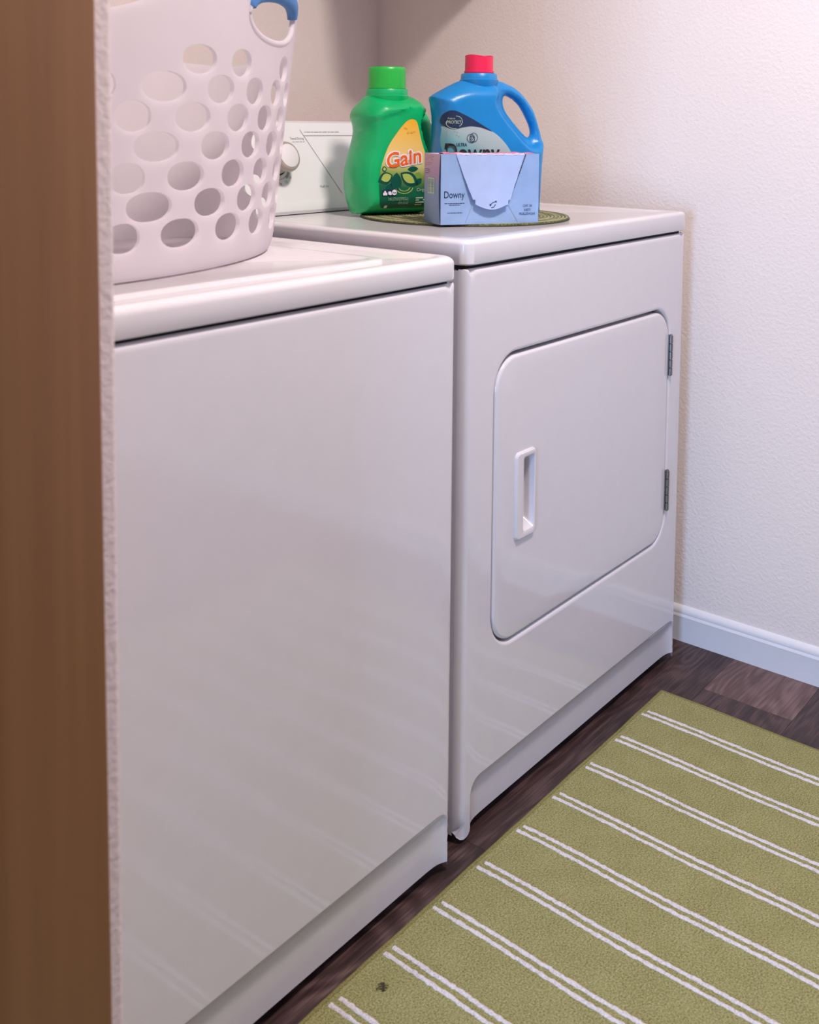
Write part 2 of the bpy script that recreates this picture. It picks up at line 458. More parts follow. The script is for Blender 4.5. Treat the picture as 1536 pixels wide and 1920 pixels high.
struct('ceiling', MB().box(XL - .1, XW + .1, YF - .1, YB + .1, ZC, ZC + .1), MAT['ceil'])
# baseboard on the right wall: board with a stepped top moulding
prof = [(0, 0), (-.010, 0), (-.010, .050), (-.0105, .0535), (-.0095, .0565), (-.0085, .059), (-.0090, .063), (-.0075, .068), (-.0045, .0725), (-.0015, .0745), (0, .075)]
L0 = [(XW + a, YF, z) for a, z in prof]; L1 = [(XW + a, YB, z) for a, z in prof]
v, f = loft([L0, L1], True, True); mesh('baseboard_right', v, f, MAT['base'], smooth=25, kind='structure')
L0 = [(-.75, YB + a, z) for a, z in prof]; L1 = [(XW - .011, YB + a, z) for a, z in prof]
v, f = loft([L0, L1], True, True); mesh('baseboard_back', v, f, MAT['base'], smooth=25, kind='structure')
# brown stained board that closes the left edge of the picture; its edge is a hair out of plumb
v = []
for z, dx in ((0, 0.0035), (2.1, -0.0055)):
    loop = []
    for (x, y) in [(-0.93, -0.2205), (-0.93, -0.238), (-0.7795, -0.238), (-0.7762, -0.2365), (-0.775, -0.233), (-0.775, -0.2205)]:
        loop.append((x + (dx if x > -0.9 else 0), y, z))
    v.append(loop)
vv, ff = loft(v, True, True); mesh('trim_1', vv, ff, MAT['brown'], smooth=40, kind='structure')

# planks
PW = 0.172
def plank_mesh(L, W, mat):
    loops = [rrect(0.0004, L - 0.0004, 0.0004, W - 0.0004, 0.0003, 1, -0.006), rrect(0.0002, L - 0.0002, 0.0002, W - 0.0002, 0.0003, 1, -0.0004), rrect(0.0007, L - 0.0007, 0.0007, W - 0.0007, 0.0003, 1, 0.0)]
    v, f = loft(loops, False, True); me = bpy.data.meshes.new('plank'); me.from_pydata(v, [], f); me.materials.append(mat); return me
cache = {}
def plank(x0, x1, y0, k):
    L = round(x1 - x0, 4)
    key = (L, k)
    if key not in cache: cache[key] = plank_mesh(L, PW, PLANKM[k])
    o = bpy.data.objects.new('plank', cache[key]); COL.objects.link(o); o.parent = floor; o.location = (x0, y0, 0)
rr = random.Random(3)
yk = -0.093; row = 0
y = -0.093 + PW * 5
while y + PW > YF:
    # front row that the picture shows: joint at x = 0.667
    y0 = y
    idx = round((y0 - (-0.265)) / PW)
    offs = {0: 0.667, 1: 0.02, -1: 0.35, 2: 0.5, -2: 0.72}.get(idx, rr.uniform(-0.3, 0.8))
    x1 = XW; first = True
    j = offs
    while x1 > XL:
        x0 = max(j, XL) if j < x1 - 0.02 else max(j - 1.2, XL)
        k = rr.choice([0, 0, 1, 1, 2])
        if idx == 0: k = 2 if first else 0
        if idx == 1: k = 0 if first else 1
        if idx == -1: k = 0
        plank(x0, x1, y0, k)
        first = False; x1 = x0; j = x0 - 1.2
    y -= PW

# ------------------------------------------------------------------ washing machine and dryer
def sdf_rr(x, z, x0, x1, z0, z1, r):
    cx, cz = (x0 + x1) / 2, (z0 + z1) / 2
    qx = np.abs(x - cx) - (x1 - x0) / 2 + r; qz = np.abs(z - cz) - (z1 - z0) / 2 + r
    return np.hypot(np.maximum(qx, 0), np.maximum(qz, 0)) + np.minimum(np.maximum(qx, qz), 0) - r
def front_panel(W, zt, door=None, parent=None, kx0=0.028, kx1=None, kz=0.090):
    kx1 = kx1 or W - 0.008
    r = 0.014; rt = 0.007
    zb = 0.006
    # outline: narrow feet at both sides reach lower than the toe panel
    bot = [(0, 0.018), (0.002, .011), (0.006, .0075), (.011, zb), (kx0 - 0.009, zb), (kx0 - .004, .0085), (kx0 - 0.001, 0.0125), (kx0, 0.017), (kx1, 0.017), (kx1 + 0.0012, zb + .003), (kx1 + .004, zb), (W - 0.0035, zb), (W - .001, .009), (W, 0.014)]
    O = [0.0, 0.0005, .0015, .003, .006, .010, .0142]
    zs = list(np.linspace(0.03, zt - O[-1], 62)); xs = list(np.linspace(O[-1], W - O[-1], 50))
    outline = dens(bot, 0.004, False) + [(W, z) for z in zs] + [(W, zt - o_) for o_ in O[::-1][1:-1]] + [(W - o_, zt) for o_ in O[:-1]] + \
              [(x, zt) for x in xs[::-1]] + [(o_, zt) for o_ in O[::-1][1:]] + [(0, zt - o_) for o_ in O[1:-1]] + [(0, z) for z in zs[::-1]]
    pts = []
    for o_ in O[1:]:
        pts += [(o_, z) for z in zs] + [(W - o_, z) for z in zs] + [(x, zt - o_) for x in xs[1:-1]]
        pts += [(q, zt - o_) for q in O[1:-1]] + [(W - q, zt - o_) for q in O[1:-1]]
    # crease of the toe panel: concentric paths with matching points
    for i in (-0.0015, 0.0, 0.0015, 0.003, 0.005, 0.008, 0.012, 0.018, 0.026, 0.036, 0.05):
        rad = max(0.024 - i, 0.0)
        P0 = [(kx0 + i, z) for z in np.linspace(.02, kz - .036, 6)] if i < .036 else []
        P0 += [(kx0 + i + rad - rad * math.cos(PI / 2 * t / 6), kz - i - rad + rad * math.sin(PI / 2 * t / 6)) for t in range(7)] if rad > 0 else []
        P0 += [(x, kz - i) for x in np.linspace(kx0 + .0255, kx1 - .012, 46) if x > kx0 + i + rad + .001]
        pts += P0 + [(kx1 - j, kz - i) for j in (.009, .006, .003, .001)]
    for i in (0.0, .001, .003, .006, .009): pts += [(kx1 - i, z) for z in np.linspace(.02, kz - .052, 4)]
    holes = []
    if door:
        def dloop(i):
            x0, x1, z0, z1, rd = door[0] - i, door[1] + i, door[2] - i, door[3] + i, door[4] + i
            q = rrect(x0, x1, z0, z1, rd, 12); out = []
            for k in range(4):
                c = q[k * 13:(k + 1) * 13]; nx = q[((k + 1) * 13) % 52]; a_, b_ = Vector(c[-1]), Vector(nx)
                out += c + [tuple(a_.lerp(b_, t / 24)) for t in range(1, 24)]
            return out
        for i in (0.0006, 0.0018, 0.0035, 0.0055, 0.0075, .0085): pts += dloop(i)
        holes = [dloop(0.0)]
    g = gridpts(outline, holes, 0.03, 0.018)
    g = g[~((g[:, 1] < kz + .006) & (g[:, 1] > kz - .055))]
    P = np.array(pts); P = P[inpoly(outline, P)]
    if holes: P = P[~inpoly(holes[0], P)]
    P = P[dist([outline] + holes, P) > 0.0003]
    P = np.vstack([P, g])
    v, f = cdt(outline, holes, P)
    def h(x, z):
        y = np.zeros_like(x)
        e = np.minimum(x, W - x); y = y + np.where(e < r, r - np.sqrt(np.maximum(r * r - (r - e) ** 2, 0)), 0)
        e = zt - z; y = np.maximum(y, np.where(e < rt, rt - np.sqrt(np.maximum(rt * rt - (rt - e) ** 2, 0)), 0))
        d = -sdf_rr(x, z, kx0, kx1, -0.2, kz, 0.024)
        y = y + np.where(d > 0, 0.010 * (1 - np.exp(-np.maximum(d, 0) / 0.010)), 0)
        if door:
            s = sdf_rr(x, z, *door); rd = 0.006
            y = y + np.where((s < rd), rd - np.sqrt(np.maximum(rd * rd - (rd - np.maximum(s, 0)) ** 2, 0)), 0) * 0.8
        return y
    yy = h(v[:, 0], v[:, 1])
    V = [(a, c, b) for (a, b), c in zip(v, yy)]; F = [tuple(q) for q in f]
    if door:                                   # inner wall of the door opening
        hp = np.array(holes[0]); n0 = len(V); m = len(hp); y0 = h(hp[:, 0], hp[:, 1])
        V += [(a, c, b) for (a, b), c in zip(hp, y0)] + [(a, .022, b) for a, b in hp]
        F += [(n0 + i, n0 + (i + 1) % m, n0 + m + (i + 1) % m, n0 + m + i) for i in range(m)]
    o = mesh('front_panel', V, F, MAT['enamel'], parent)
    import bmesh
    bm = bmesh.new(); bm.from_mesh(o.data); bmesh.ops.remove_doubles(bm, verts=bm.verts, dist=1e-6)
    bmesh.ops.recalc_face_normals(bm, faces=bm.faces)
    for fc in bm.faces: fc.smooth = True
    for e in bm.edges:
        if len(e.link_faces) == 2 and e.calc_face_angle(0) > math.radians(55): e.smooth = False
    bm.to_mesh(o.data); bm.free()
    return o
def top_panel(W, D, z0, z1, parent, y0=-0.003, rc=0.018, step=0.0022, inset=0.034, re=0.0075):
    loops = [rrect(0.004, W - 0.004, y0 + .004, D - .004, rc, 6, z0), rrect(0.001, W - 0.001, y0 + .001, D - .001, rc, 6, z0 + .0012), rrect(0, W, y0, D, rc, 6, z0 + .003)]
    for i in range(7):
        a = PI / 2 * i / 6; ins = re * (1 - math.cos(a)); loops.append(rrect(ins, W - ins, y0 + ins, D - ins, rc, 6, z1 - re + re * math.sin(a)))
    for ins, dz in ((inset - .006, 0), (inset - .003, -step * .25), (inset, -step * .75), (inset + .003, -step)):
        loops.append(rrect(ins, W - ins, y0 + ins, D - ins, 0.02, 6, z1 + dz))
    v, f = loft(loops, True, True)
    return mesh('top_panel', v, f, MAT['lid'], parent, 30)
def console_mesh(x0, x1, yb, zb, parent, h=0.172):
    pr = [(0.004, 0.0), (0.0, 0.006), (0.001, 0.013), (0.006, 0.022)]
    fa, fb = (0.009, 0.026), (0.056, h - .012)
    pr += [fa, fb, (0.060, h - .004), (0.066, h - .001), (0.075, h), (0.155, h), (0.16, h - .005), (0.16, 0.0)]
    xs = [(x0, 0.006), (x0 + .002, 0.002), (x0 + .006, 0), (x1 - .006, 0), (x1 - .002, .002), (x1, .006)]
    cy, cz = 0.09, h / 2
    loops = []
    for x, s in xs:
        loops.append([(x, yb + a + (cy - a) * s * 2, zb + b + (cz - b) * s * 2 * (1 if b > .03 else 0)) for a, b in pr])
    v, f = loft(loops, True, True)
    o = mesh('console', v, f, MAT['console'], parent, 28)
    A = Vector((0, yb + fa[0], zb + fa[1])); B = Vector((0, yb + fb[0], zb + fb[1])); t = (B - A).normalized(); nrm = Vector((0, -t.z, t.y))
    def fn(x, z, lift=0.0006):                 # x across, z = height above the machine top
        s = (z - fa[1]) / (fb[1] - fa[1]); p = A.lerp(B, s) + nrm * lift; return (x, p.y, p.z)
    return o, fn, nrm

ZL = 0.917          # dryer top
DW = 0.737
dry = thing('clothes_dryer', 'white clothes dryer with a front door, next to the right wall', 'dryer')
mb = MB()
v, f = loft([[(x, y, z) for x, y in [(0.0, .014), (0.0, .66), (DW, .66), (DW, .014), (DW - .012, .0265), (.012, .0265)]] for z in (0.012, 0.872)], True, True)
mb.add(v, f); mb.build('cabinet', MAT['enamel'], dry, 30)
DOOR = (0.078, 0.6735, 0.2715, 0.7345, 0.058)
front_panel(DW, 0.8745, DOOR, dry)
MB().box(0.012, DW - .012, 0.010, .60, 0.870, 0.884).build('dark_gap_fill', MAT['dark'], dry)  # near-black filler paints the shade between lid and front panel
for x, y in ((.05, .06), (DW - .05, .06), (.05, .60), (DW - .05, .60)):
    v, f = lathe([(.018, 0), (.018, .006), (.010, .008), (.010, .02)], 20, (x, y, 0)); mesh('foot', v, f, MAT['dark'], dry, 40)
top_panel(DW, .655, 0.8795, ZL, dry)

# door: flush slab with rounded edges, pocket for the pull
gx0, gx1, gz0, gz1, gr = DOOR
d0 = (gx0 + .0028, gx1 - .0030, gz0 + .0042, gz1 - .0058)
HB = (0.1345, 0.1925, 0.4300, 0.5720)            # bezel
HP = (0.1555, 0.1865, 0.4430, 0.5610)            # pocket
loops = [rrect(*d0, gr - .004, 10, .020, 'xz')]
re = 0.0055
for i in range(6):
    a = PI / 2 * i / 5; ins = re * (1 - math.cos(a)); loops.append(rrect(d0[0] + ins, d0[1] - ins, d0[2] + ins, d0[3] - ins, gr - .004 - ins, 10, -0.0005 + re - re * math.sin(a), 'xz'))
v, f = loft(loops, True, False)
hole = rrect(HP[0] - .004, HP[1] + .004, HP[2] - .004, HP[3] + .004, .008, 4)
lastl = [(p[0], p[2]) for p in loops[-1]]
v2, f2 = cdt(lastl, [hole], gridpts(lastl, [hole], 0.05, 0.012))
n0 = len(v); v = list(v) + [(a, -0.0005, b) for a, b in v2]; f = list(f) + [tuple(int(i) + n0 for i in q) for q in f2]
door = mesh('door', v, f, MAT['enamel'], dry)
import bmesh
bm = bmesh.new(); bm.from_mesh(door.data); bmesh.ops.remove_doubles(bm, verts=bm.verts, dist=1e-6); bmesh.ops.recalc_face_normals(bm, faces=bm.faces)
for fc in bm.faces: fc.smooth = True
for e in bm.edges:
    if len(e.link_faces) == 2 and e.calc_face_angle(0) > math.radians(40): e.smooth = False
bm.to_mesh(door.data); bm.free()
hl = [rrect(HB[0] + .0, HB[1] - .0, HB[2], HB[3], .009, 5, -.0004, 'xz'), rrect(HB[0] + .0006, HB[1] - .0006, HB[2] + .0006, HB[3] - .0006, .009, 5, -.0030, 'xz'),
      rrect(HB[0] + .003, HB[1] - .003, HB[2] + .003, HB[3] - .003, .007, 5, -.0052, 'xz'),
      rrect(HP[0] - .004, HP[1] + .0008, HP[2] - .005, HP[3] + .005, .006, 5, -.0058, 'xz'),
      rrect(HP[0] - .0005, HP[1] - .0008, HP[2] - .001, HP[3] + .001, .005, 5, -.0045, 'xz'),
      rrect(HP[0] + .002, HP[1] - .002, HP[2] + .010, HP[3] - .010, .005, 5, .013, 'xz'),
      rrect(HP[0] + .006, HP[1] - .005, HP[2] + .014, HP[3] - .014, .004, 5, .0155, 'xz')]
v, f = loft(hl, False, True); mesh('handle', v, f, MAT['handle'], door, 30)
for z0, z1 in ((0.5995, 0.6790), (0.3300, 0.4100)):
    mb = MB(); x = gx1 + .0005
    mb.box(x - .007, x + .007, -.0012, .003, z0, z1, .0004)
    n = 5; hgt = (z1 - z0) / n
    for i in range(n):
        v, f = lathe([(.0030, 0), (.0042, .0006), (.0042, hgt - .0016), (.0030, hgt - .001)], 14, (x + .001, -.0030, z0 + i * hgt)); mb.add(v, f)
    v, f = lathe([(.0022, -.0015), (.0022, z1 - z0 + .0015)], 10, (x + .001, -.0030, z0)); mb.add(v, f)
    mb.build('hinge', MAT['steel'], dry, 35, label='steel butt hinge at the edge of the dryer door')

con, cf, nrm = console_mesh(0.0, DW, 0.497, ZL - .0005, dry)
MB().box(.004, DW - .004, .503, .65, ZL - .004, ZL + .0015).build('dark_gap_fill', MAT['dark'], dry)  # dark filler paints the shade in the gap under the console
def strip2(a, b, w):
    a, b = Vector(a), Vector(b); d = (b - a).normalized(); n = Vector((-d.y, d.x)) * w / 2
    return [tuple(a + n), tuple(b + n), tuple(b - n), tuple(a - n)]
# printed lines of the console (height is measured above the machine top)
decal('printed_line', strip2((0.211, 0.155), (0.285, 0.032), .0011), cf, MAT['greyprint'], con)
decal('printed_line', strip2((0.219, 0.1435), (0.70, 0.1435), .0010), cf, MAT['greyprint'], con)
for (x, wd, z) in ((0.222, .004, .1505), (0.228, .010, .1505), (0.240, .006, .1505), (0.248, .012, .1505), (0.262, .008, .1505), (.272, .012, .1505), (.287, .006, .1505), (.295, .010, .1505), (.307, .012, .1505)):
    decal('printed_dash', strip2((x, z), (x + wd, z), .0012), cf, MAT['greyprint'], con)
text_on('Timed Drying', 0.198, 0.1365, 0.0062, cf, MAT['greyprint'], con, width=0.036)
for x, wd in ((.176, .006), (.184, .009), (.195, .007), (.204, .004)):
    decal('printed_dash', strip2((x + .008, .1320), (x + .008 + wd, .1320), .0010), cf, MAT['greyprint'], con)
text_on('Fluff Air', 0.241, 0.0450, 0.0066, cf, MAT['greyprint'], con, width=0.024)
# timer knob
kx, kz = 0.1265, 0.0955
KS = 0.82
kc = Vector(cf(kx, kz, 0.0))
ex = Vector((1, 0, 0)); en = nrm; eu = ex.cross(en) * -1
if eu.z < 0: eu = -eu
def on_face(r, a, h): p = kc + ex * (KS * r * math.cos(a)) + eu * (KS * r * math.sin(a)) + en * h; return tuple(p)
def knob_loft(prof, n=48): return loft([[on_face(r, 2 * PI * i / n, h) for i in range(n)] for r, h in prof], True, True)
v, f = knob_loft([(.0325, .0004), (.0325, .0020), (.030, .0040)]); mesh('dial_ring', v, f, MAT['black'], con, 40)
v, f = knob_loft([(.029, .004), (.0285, .016), (.0250, .020), (.0250, .024), (.0325, .028), (.0345, .031), (.0345, .036), (.0325, .0395), (.030, .0405)])
knob = mesh('knob', v, f, MAT['knob'], con, 40, label='beige rim of the round timer knob')
v, f = knob_loft([(.0270, .0400), (.0270, .0412), (.0258, .0418)]); mesh('knob_face', v, f, MAT['knobcap'], con, 40)
def arc(r0, r1, a0, a1, n=14):
    r0 *= KS; r1 *= KS
    return [(kx + r0 * math.cos(math.radians(a0 + (a1 - a0) * i / n)), kz + r0 * math.sin(math.radians(a0 + (a1 - a0) * i / n))) for i in range(n + 1)] + \
           [(kx + r1 * math.cos(math.radians(a1 + (a0 - a1) * i / n)), kz + r1 * math.sin(math.radians(a1 + (a0 - a1) * i / n))) for i in range(n + 1)]
decal('printed_line', arc(.0385, .0395, -112, -52), cf, MAT['redprint'], con)
decal('printed_line', arc(.0385, .0400, -30, -2), cf, MAT['greyprint'], con)
decal('printed_mark', arc(.0385, .0450, -58, -34), cf, MAT['greyprint'], con)
decal('printed_mark', arc(.0385, .0480, -124, -112), cf, MAT['navy'], con)
decal('printed_mark', arc(.042, .050, 158, 168), cf, MAT['navy'], con)
decal('printed_mark', arc(.042, .050, 176, 184), cf, MAT['redprint'], con)
for a, s, mt in ((-88, '70', 'redprint'), (-24, '30', 'redprint'), (-46, '10', 'greyprint'), (-66, '15', 'greyprint')):
    text_on(s, kx + .050 * KS * math.cos(math.radians(a)), kz - .002 + .049 * KS * math.sin(math.radians(a)), .0065, cf, MAT[mt], con, width=.0062)

# washer
WX0, WX1, WY = -0.733, -0.046, -0.020
WW = WX1 - WX0
was = thing('washing_machine', 'white top-loading washing machine with a plain front, under the laundry basket', 'washer', (WX0, WY, 0))
mb = MB()
v, f = loft([[(x, y, z) for x, y in [(0.0, .014), (0.0, .66), (WW, .66), (WW, .014), (WW - .012, .0265), (.012, .0265)]] for z in (0.012, 0.861)], True, True)
mb.add(v, f); mb.build('cabinet', MAT['enamel'], was, 30)
front_panel(WW, 0.8635, None, was, kx0=0.028, kx1=WW - .008, kz=0.0975)
MB().box(0.012, WW - .012, 0.010, .60, 0.858, 0.872).build('dark_gap_fill', MAT['dark'], was)  # black filler as painted shade below the washer top
for x, y in ((.05, .06), (WW - .05, .06), (.05, .60), (WW - .05, .60)):
    v, f = lathe([(.018, 0), (.018, .006), (.010, .008), (.010, .02)], 20, (x, y, 0)); mesh('foot', v, f, MAT['dark'], was, 40)
ZW = 0.9015
top_panel(WW, .655, 0.8675, ZW, was, rc=0.020, step=0.004, inset=0.022, re=0.010)
lx0, lx1, ly0, ly1 = 0.085, WW - .088, 0.060, 0.44
loops = [rrect(lx0 - .004, lx1 + .004, ly0 - .004, ly1, .02, 6, ZW - .0042), rrect(lx0 - .003, lx1 + .003, ly0 - .003, ly1, .02, 6, ZW - .001), rrect(lx0, lx1, ly0, ly1 - .003, .018, 6, ZW - .0004)]
loops += [rrect(lx0 + .012, lx1 - .012, ly0 + .012, ly1 - .015, .014, 6, ZW - .0004), rrect(lx0 + .017, lx1 - .017, ly0 + .017, ly1 - .02, .012, 6, ZW - .0022)]
v, f = loft(loops, False, True); mesh('lid', v, f, MAT['lid'], was, 30)
con2, cf2, _ = console_mesh(0.0, WW, 0.515, ZW - .0005, was)

# ------------------------------------------------------------------ laundry basket
BQ = dict(cx=-0.4369, cy=0.2938, a=0.3301, b=0.1789, ph=0.1902, k=0.4612)
BZ = ZW - .004
bk = thing('laundry_basket', 'white oval laundry basket with rows of oval holes, standing on the washing machine', 'basket', (BQ['cx'], BQ['cy'], ZW), BQ['ph'])
# arc length of the ellipse -> chart coordinate s (metres on the unscaled ellipse)
T = np.radians(np.linspace(-270, 90, 3601)); ds = np.hypot(BQ['a'] * np.sin(T), BQ['b'] * np.cos(T)) * (T[1] - T[0])
S = np.concatenate([[0], np.cumsum(ds[:-1])]); SL = S[-1] + ds[-1]
s_of = lambda deg: float(np.interp(math.radians(deg), T, S))
def t_of(s): return np.interp(s, S, T)
rk = [(-270, 1.282), (-255, 1.262), (-230, 1.262), (-215, 1.235), (-200, 1.195), (-180, 1.17), (-150, 1.172), (-125, 1.187), (-111, 1.208), (-106, 1.217), (-95, 1.248), (-85, 1.275), (-66, 1.298), (-50, 1.285), (-42, 1.262), (-34, 1.225), (-25, 1.197), (-8, 1.178), (15, 1.172), (30, 1.178), (45, 1.195), (60, 1.225), (75, 1.265), (90, 1.282)]
rim = lambda s: float(np.interp(s, [s_of(a) for a, _ in rk], [b for _, b in rk]))
def bpos(s, z, off=0.0):
    """point of the shell: s along the girth, z world height, off inward"""
    t = t_of(s); g = 1 + BQ['k'] * (z - 0.901)
    zz = z - 0.9017
    if zz < 0.028:                                # rounded foot
        g -= 0.030 * (1 - math.sqrt(max(0, 1 - (1 - zz / 0.028) ** 2))) * 1.0
    a, b = BQ['a'] * g - off, BQ['b'] * g - off
    c = math.cos(t)
    if c < -.4: c = -.4 - ((-c - .4) - 0.583 * (-c - .4) ** 2)     # blunter end beside the wall
    return (a * c, b * math.sin(t), zz)
holes = []
rows = {1.159: [(-91, 9.6), (-77.5, 7.6), (-53.6, 8.0)], 1.125: [(-99.9, 11), (-84.1, 8.8), (-71, 7.8), (-58.6, 7.4), (-47.1, 7.2)],
        1.0905: [(-92.1, 10.1), (-77.2, 8.5), (-64.4, 8.2), (-52, 7.8)], 1.056: [(-101.3, 11.4), (-84.7, 9.5), (-70.7, 8.7), (-57.6, 8.8)],
        1.0205: [(-93.2, 10.6), (-77.5, 9), (-63.9, 8.6), (-50, 8.4)], 0.9865: [(-102.7, 11.7), (-85.3, 10.4), (-70.4, 9.3), (-56.7, 9.6)],
        0.9525: [(-94.1, 11.2), (-77.8, 10.2), (-63.5, 9.2), (-48.5, 9.2)]}
for i, (z, L) in enumerate(rows.items()):
    for c, wd in L:
        s0, s1 = s_of(c - wd / 2), s_of(c + wd / 2); holes.append([((s0 + s1) / 2), z, (s1 - s0) / 2, 0.0175])
    # continue the pattern round the hidden side
    last = s_of(L[-1][0]); first = s_of(L[0][0]); dsp = 0.068
    x = last + dsp
    while x < s_of(-4):
        if rim(x) > z + 0.035 and z < 1.15: holes.append([x, z, 0.021, 0.0175])
        x += dsp
    x = first - dsp * 1.25
    while x > s_of(-175):
        if rim(x) > z + 0.035 and z < 1.15: holes.append([x, z, 0.023, 0.0175])
        x -= dsp
hp = [ellipse(c, z, a, b, 22, 2.25) for c, z, a, b in holes]
# handle openings
hc = s_of(-62.2); hw = (s_of(-48) - s_of(-76)) / 2
HZ = 1.2235
openings = [ellipse(hc, HZ, hw, 0.0315, 36, 2.1), ellipse(s_of(-245), 1.215, 0.055, 0.024, 36, 2.1)]
hp += openings
ns = 260
top = [(i * SL / ns, rim(i * SL / ns)) for i in range(ns + 1)]
z0b = 0.9018
bottom = [(i * SL / ns, z0b) for i in range(ns + 1)]
outer = bottom + [(SL, z) for z in np.linspace(z0b, rim(SL), 36)[1:-1]] + top[::-1] + [(0, z) for z in np.linspace(rim(0), z0b, 36)[1:-1]]
g = gridpts(outer, hp, 0.0105, 0.0035)
ex_ = [(i * SL / ns, z0b + d) for d in (.002, .005, .010, .017, .026) for i in range(1, ns)]
v2, f2 = cdt(outer, hp, np.vstack([g, np.array(ex_)]))
th_ = 0.0058
tv = []; tf = []
nv = len(v2)
tv += [bpos(s, z) for s, z in v2]; tv += [bpos(s, z, th_) for s, z in v2]
tf += [tuple(int(i) for i in q) for q in f2]; tf += [tuple(int(i) + nv for i in q[::-1]) for q in f2]
from collections import Counter
ec = Counter()
for q in f2:
    for i in range(3): ec[(int(q[i]), int(q[(i + 1) % 3]))] += 1
for (a, b) in list(ec):
    if (b, a) not in ec:
        if (abs(v2[a][0]) < 1e-6 and abs(v2[b][0]) < 1e-6) or (abs(v2[a][0] - SL) < 1e-6 and abs(v2[b][0] - SL) < 1e-6): continue
        tf.append((b, a, a + nv, b + nv))
tub = mesh('tub', tv, tf, MAT['basket'], bk)
bm = bmesh.new(); bm.from_mesh(tub.data); bmesh.ops.remove_doubles(bm, verts=bm.verts, dist=2e-5); bmesh.ops.recalc_face_normals(bm, faces=bm.faces)
for fc in bm.faces: fc.smooth = True
for e in bm.edges:
    if len(e.link_faces) == 2 and e.calc_face_angle(0) > math.radians(35): e.smooth = False
bm.to_mesh(tub.data); bm.free()
bl = [bpos(s, z0b, .001) for s in np.linspace(0, SL, 80, endpoint=False)]
v, f = loft([[(x, y, 0.0007) for x, y, z in bl], [(x, y, 0.0035) for x, y, z in bl]], True, True); mesh('base', v, f, MAT['basket'], bk, 40)
def ring_tube(c, z, a, b, p, r, off, a0=0, a1=360, n=60, rflat=1.0):
    path = []
    for i in range(n + 1):
        t = math.radians(a0 + (a1 - a0) * i / n); cc, ss = math.cos(t), math.sin(t)
        path.append(bpos(c + a * math.copysign(abs(cc) ** (2 / p), cc), z + b * math.copysign(abs(ss) ** (2 / p), ss), off))
    return path
for cc, zz, aw, bh in ((hc, HZ, hw, .0315), (s_of(-245), 1.215, .055, .024)):
    v, f = tube(ring_tube(cc, zz, aw + .0015, bh + .0015, 2.1, 0, .002), 0.0042, 10); mesh('opening_lip', v, f, MAT['basket'], bk, 60)
    # blue grip: arched band over the top of the opening
    loops = []
    n = 40
    for i in range(n + 1):
        t = math.radians(14 + 152 * i / n)
        end = min(i, n - i) / n; wdt = 0.012 + 0.014 * min(1, end * 5)
        L = []
        for k in range(14):
            q = 2 * PI * k / 14
            rad_ = (wdt / 2) * math.cos(q) + wdt / 2 - 0.0055
            off = .0021 + 0.0085 * math.sin(q) * (0.8 + .2 * min(1, end * 6))
            co, si = math.cos(t), math.sin(t)
            L.append(bpos(cc + (aw + rad_ * 0.9) * math.copysign(abs(co) ** (2 / 2.1), co), zz + (bh - 0.006 + rad_ * 1.1) * si ** (2 / 2.1), off))
        loops.append(L)
    v, f = loft(loops, True, True); mesh('grip', v, f, MAT['grip'], bk, 60, label='blue soft grip over the handle opening')

# ------------------------------------------------------------------ placemat
pm = thing('placemat', 'round woven green placemat on the dryer, under the bottles and box', 'placemat', (0.340, 0.253, ZL - .0020))
prof = [(0.002, 0.0008)]
nr = 36; R = 0.190
prof = [(R - .0015, 0.0002), (R, 0.0012), (R, 0.0024)]
for i in range(nr * 4):
    rr_ = R - .0006 - (R - .004) * i / (nr * 4)
    prof.append((rr_, 0.0036 + 0.0007 * math.cos(2 * PI * i / 4.0)))
v, f = lathe(prof, 96)
mesh('mat', v, f, MAT['weave'], pm, 60)
v, f = lathe([(R - .003, 0.0), (R + .0014, 0.0004), (R + .0014, .0012), (R - .003, .0016)], 96); mesh('edge_binding', v, f, plain('dark_edge', (0.05, 0.055, 0.02), 0.8), pm, 60, label='dark green edge of the mat')
ZM = ZL - .0022 + .0043

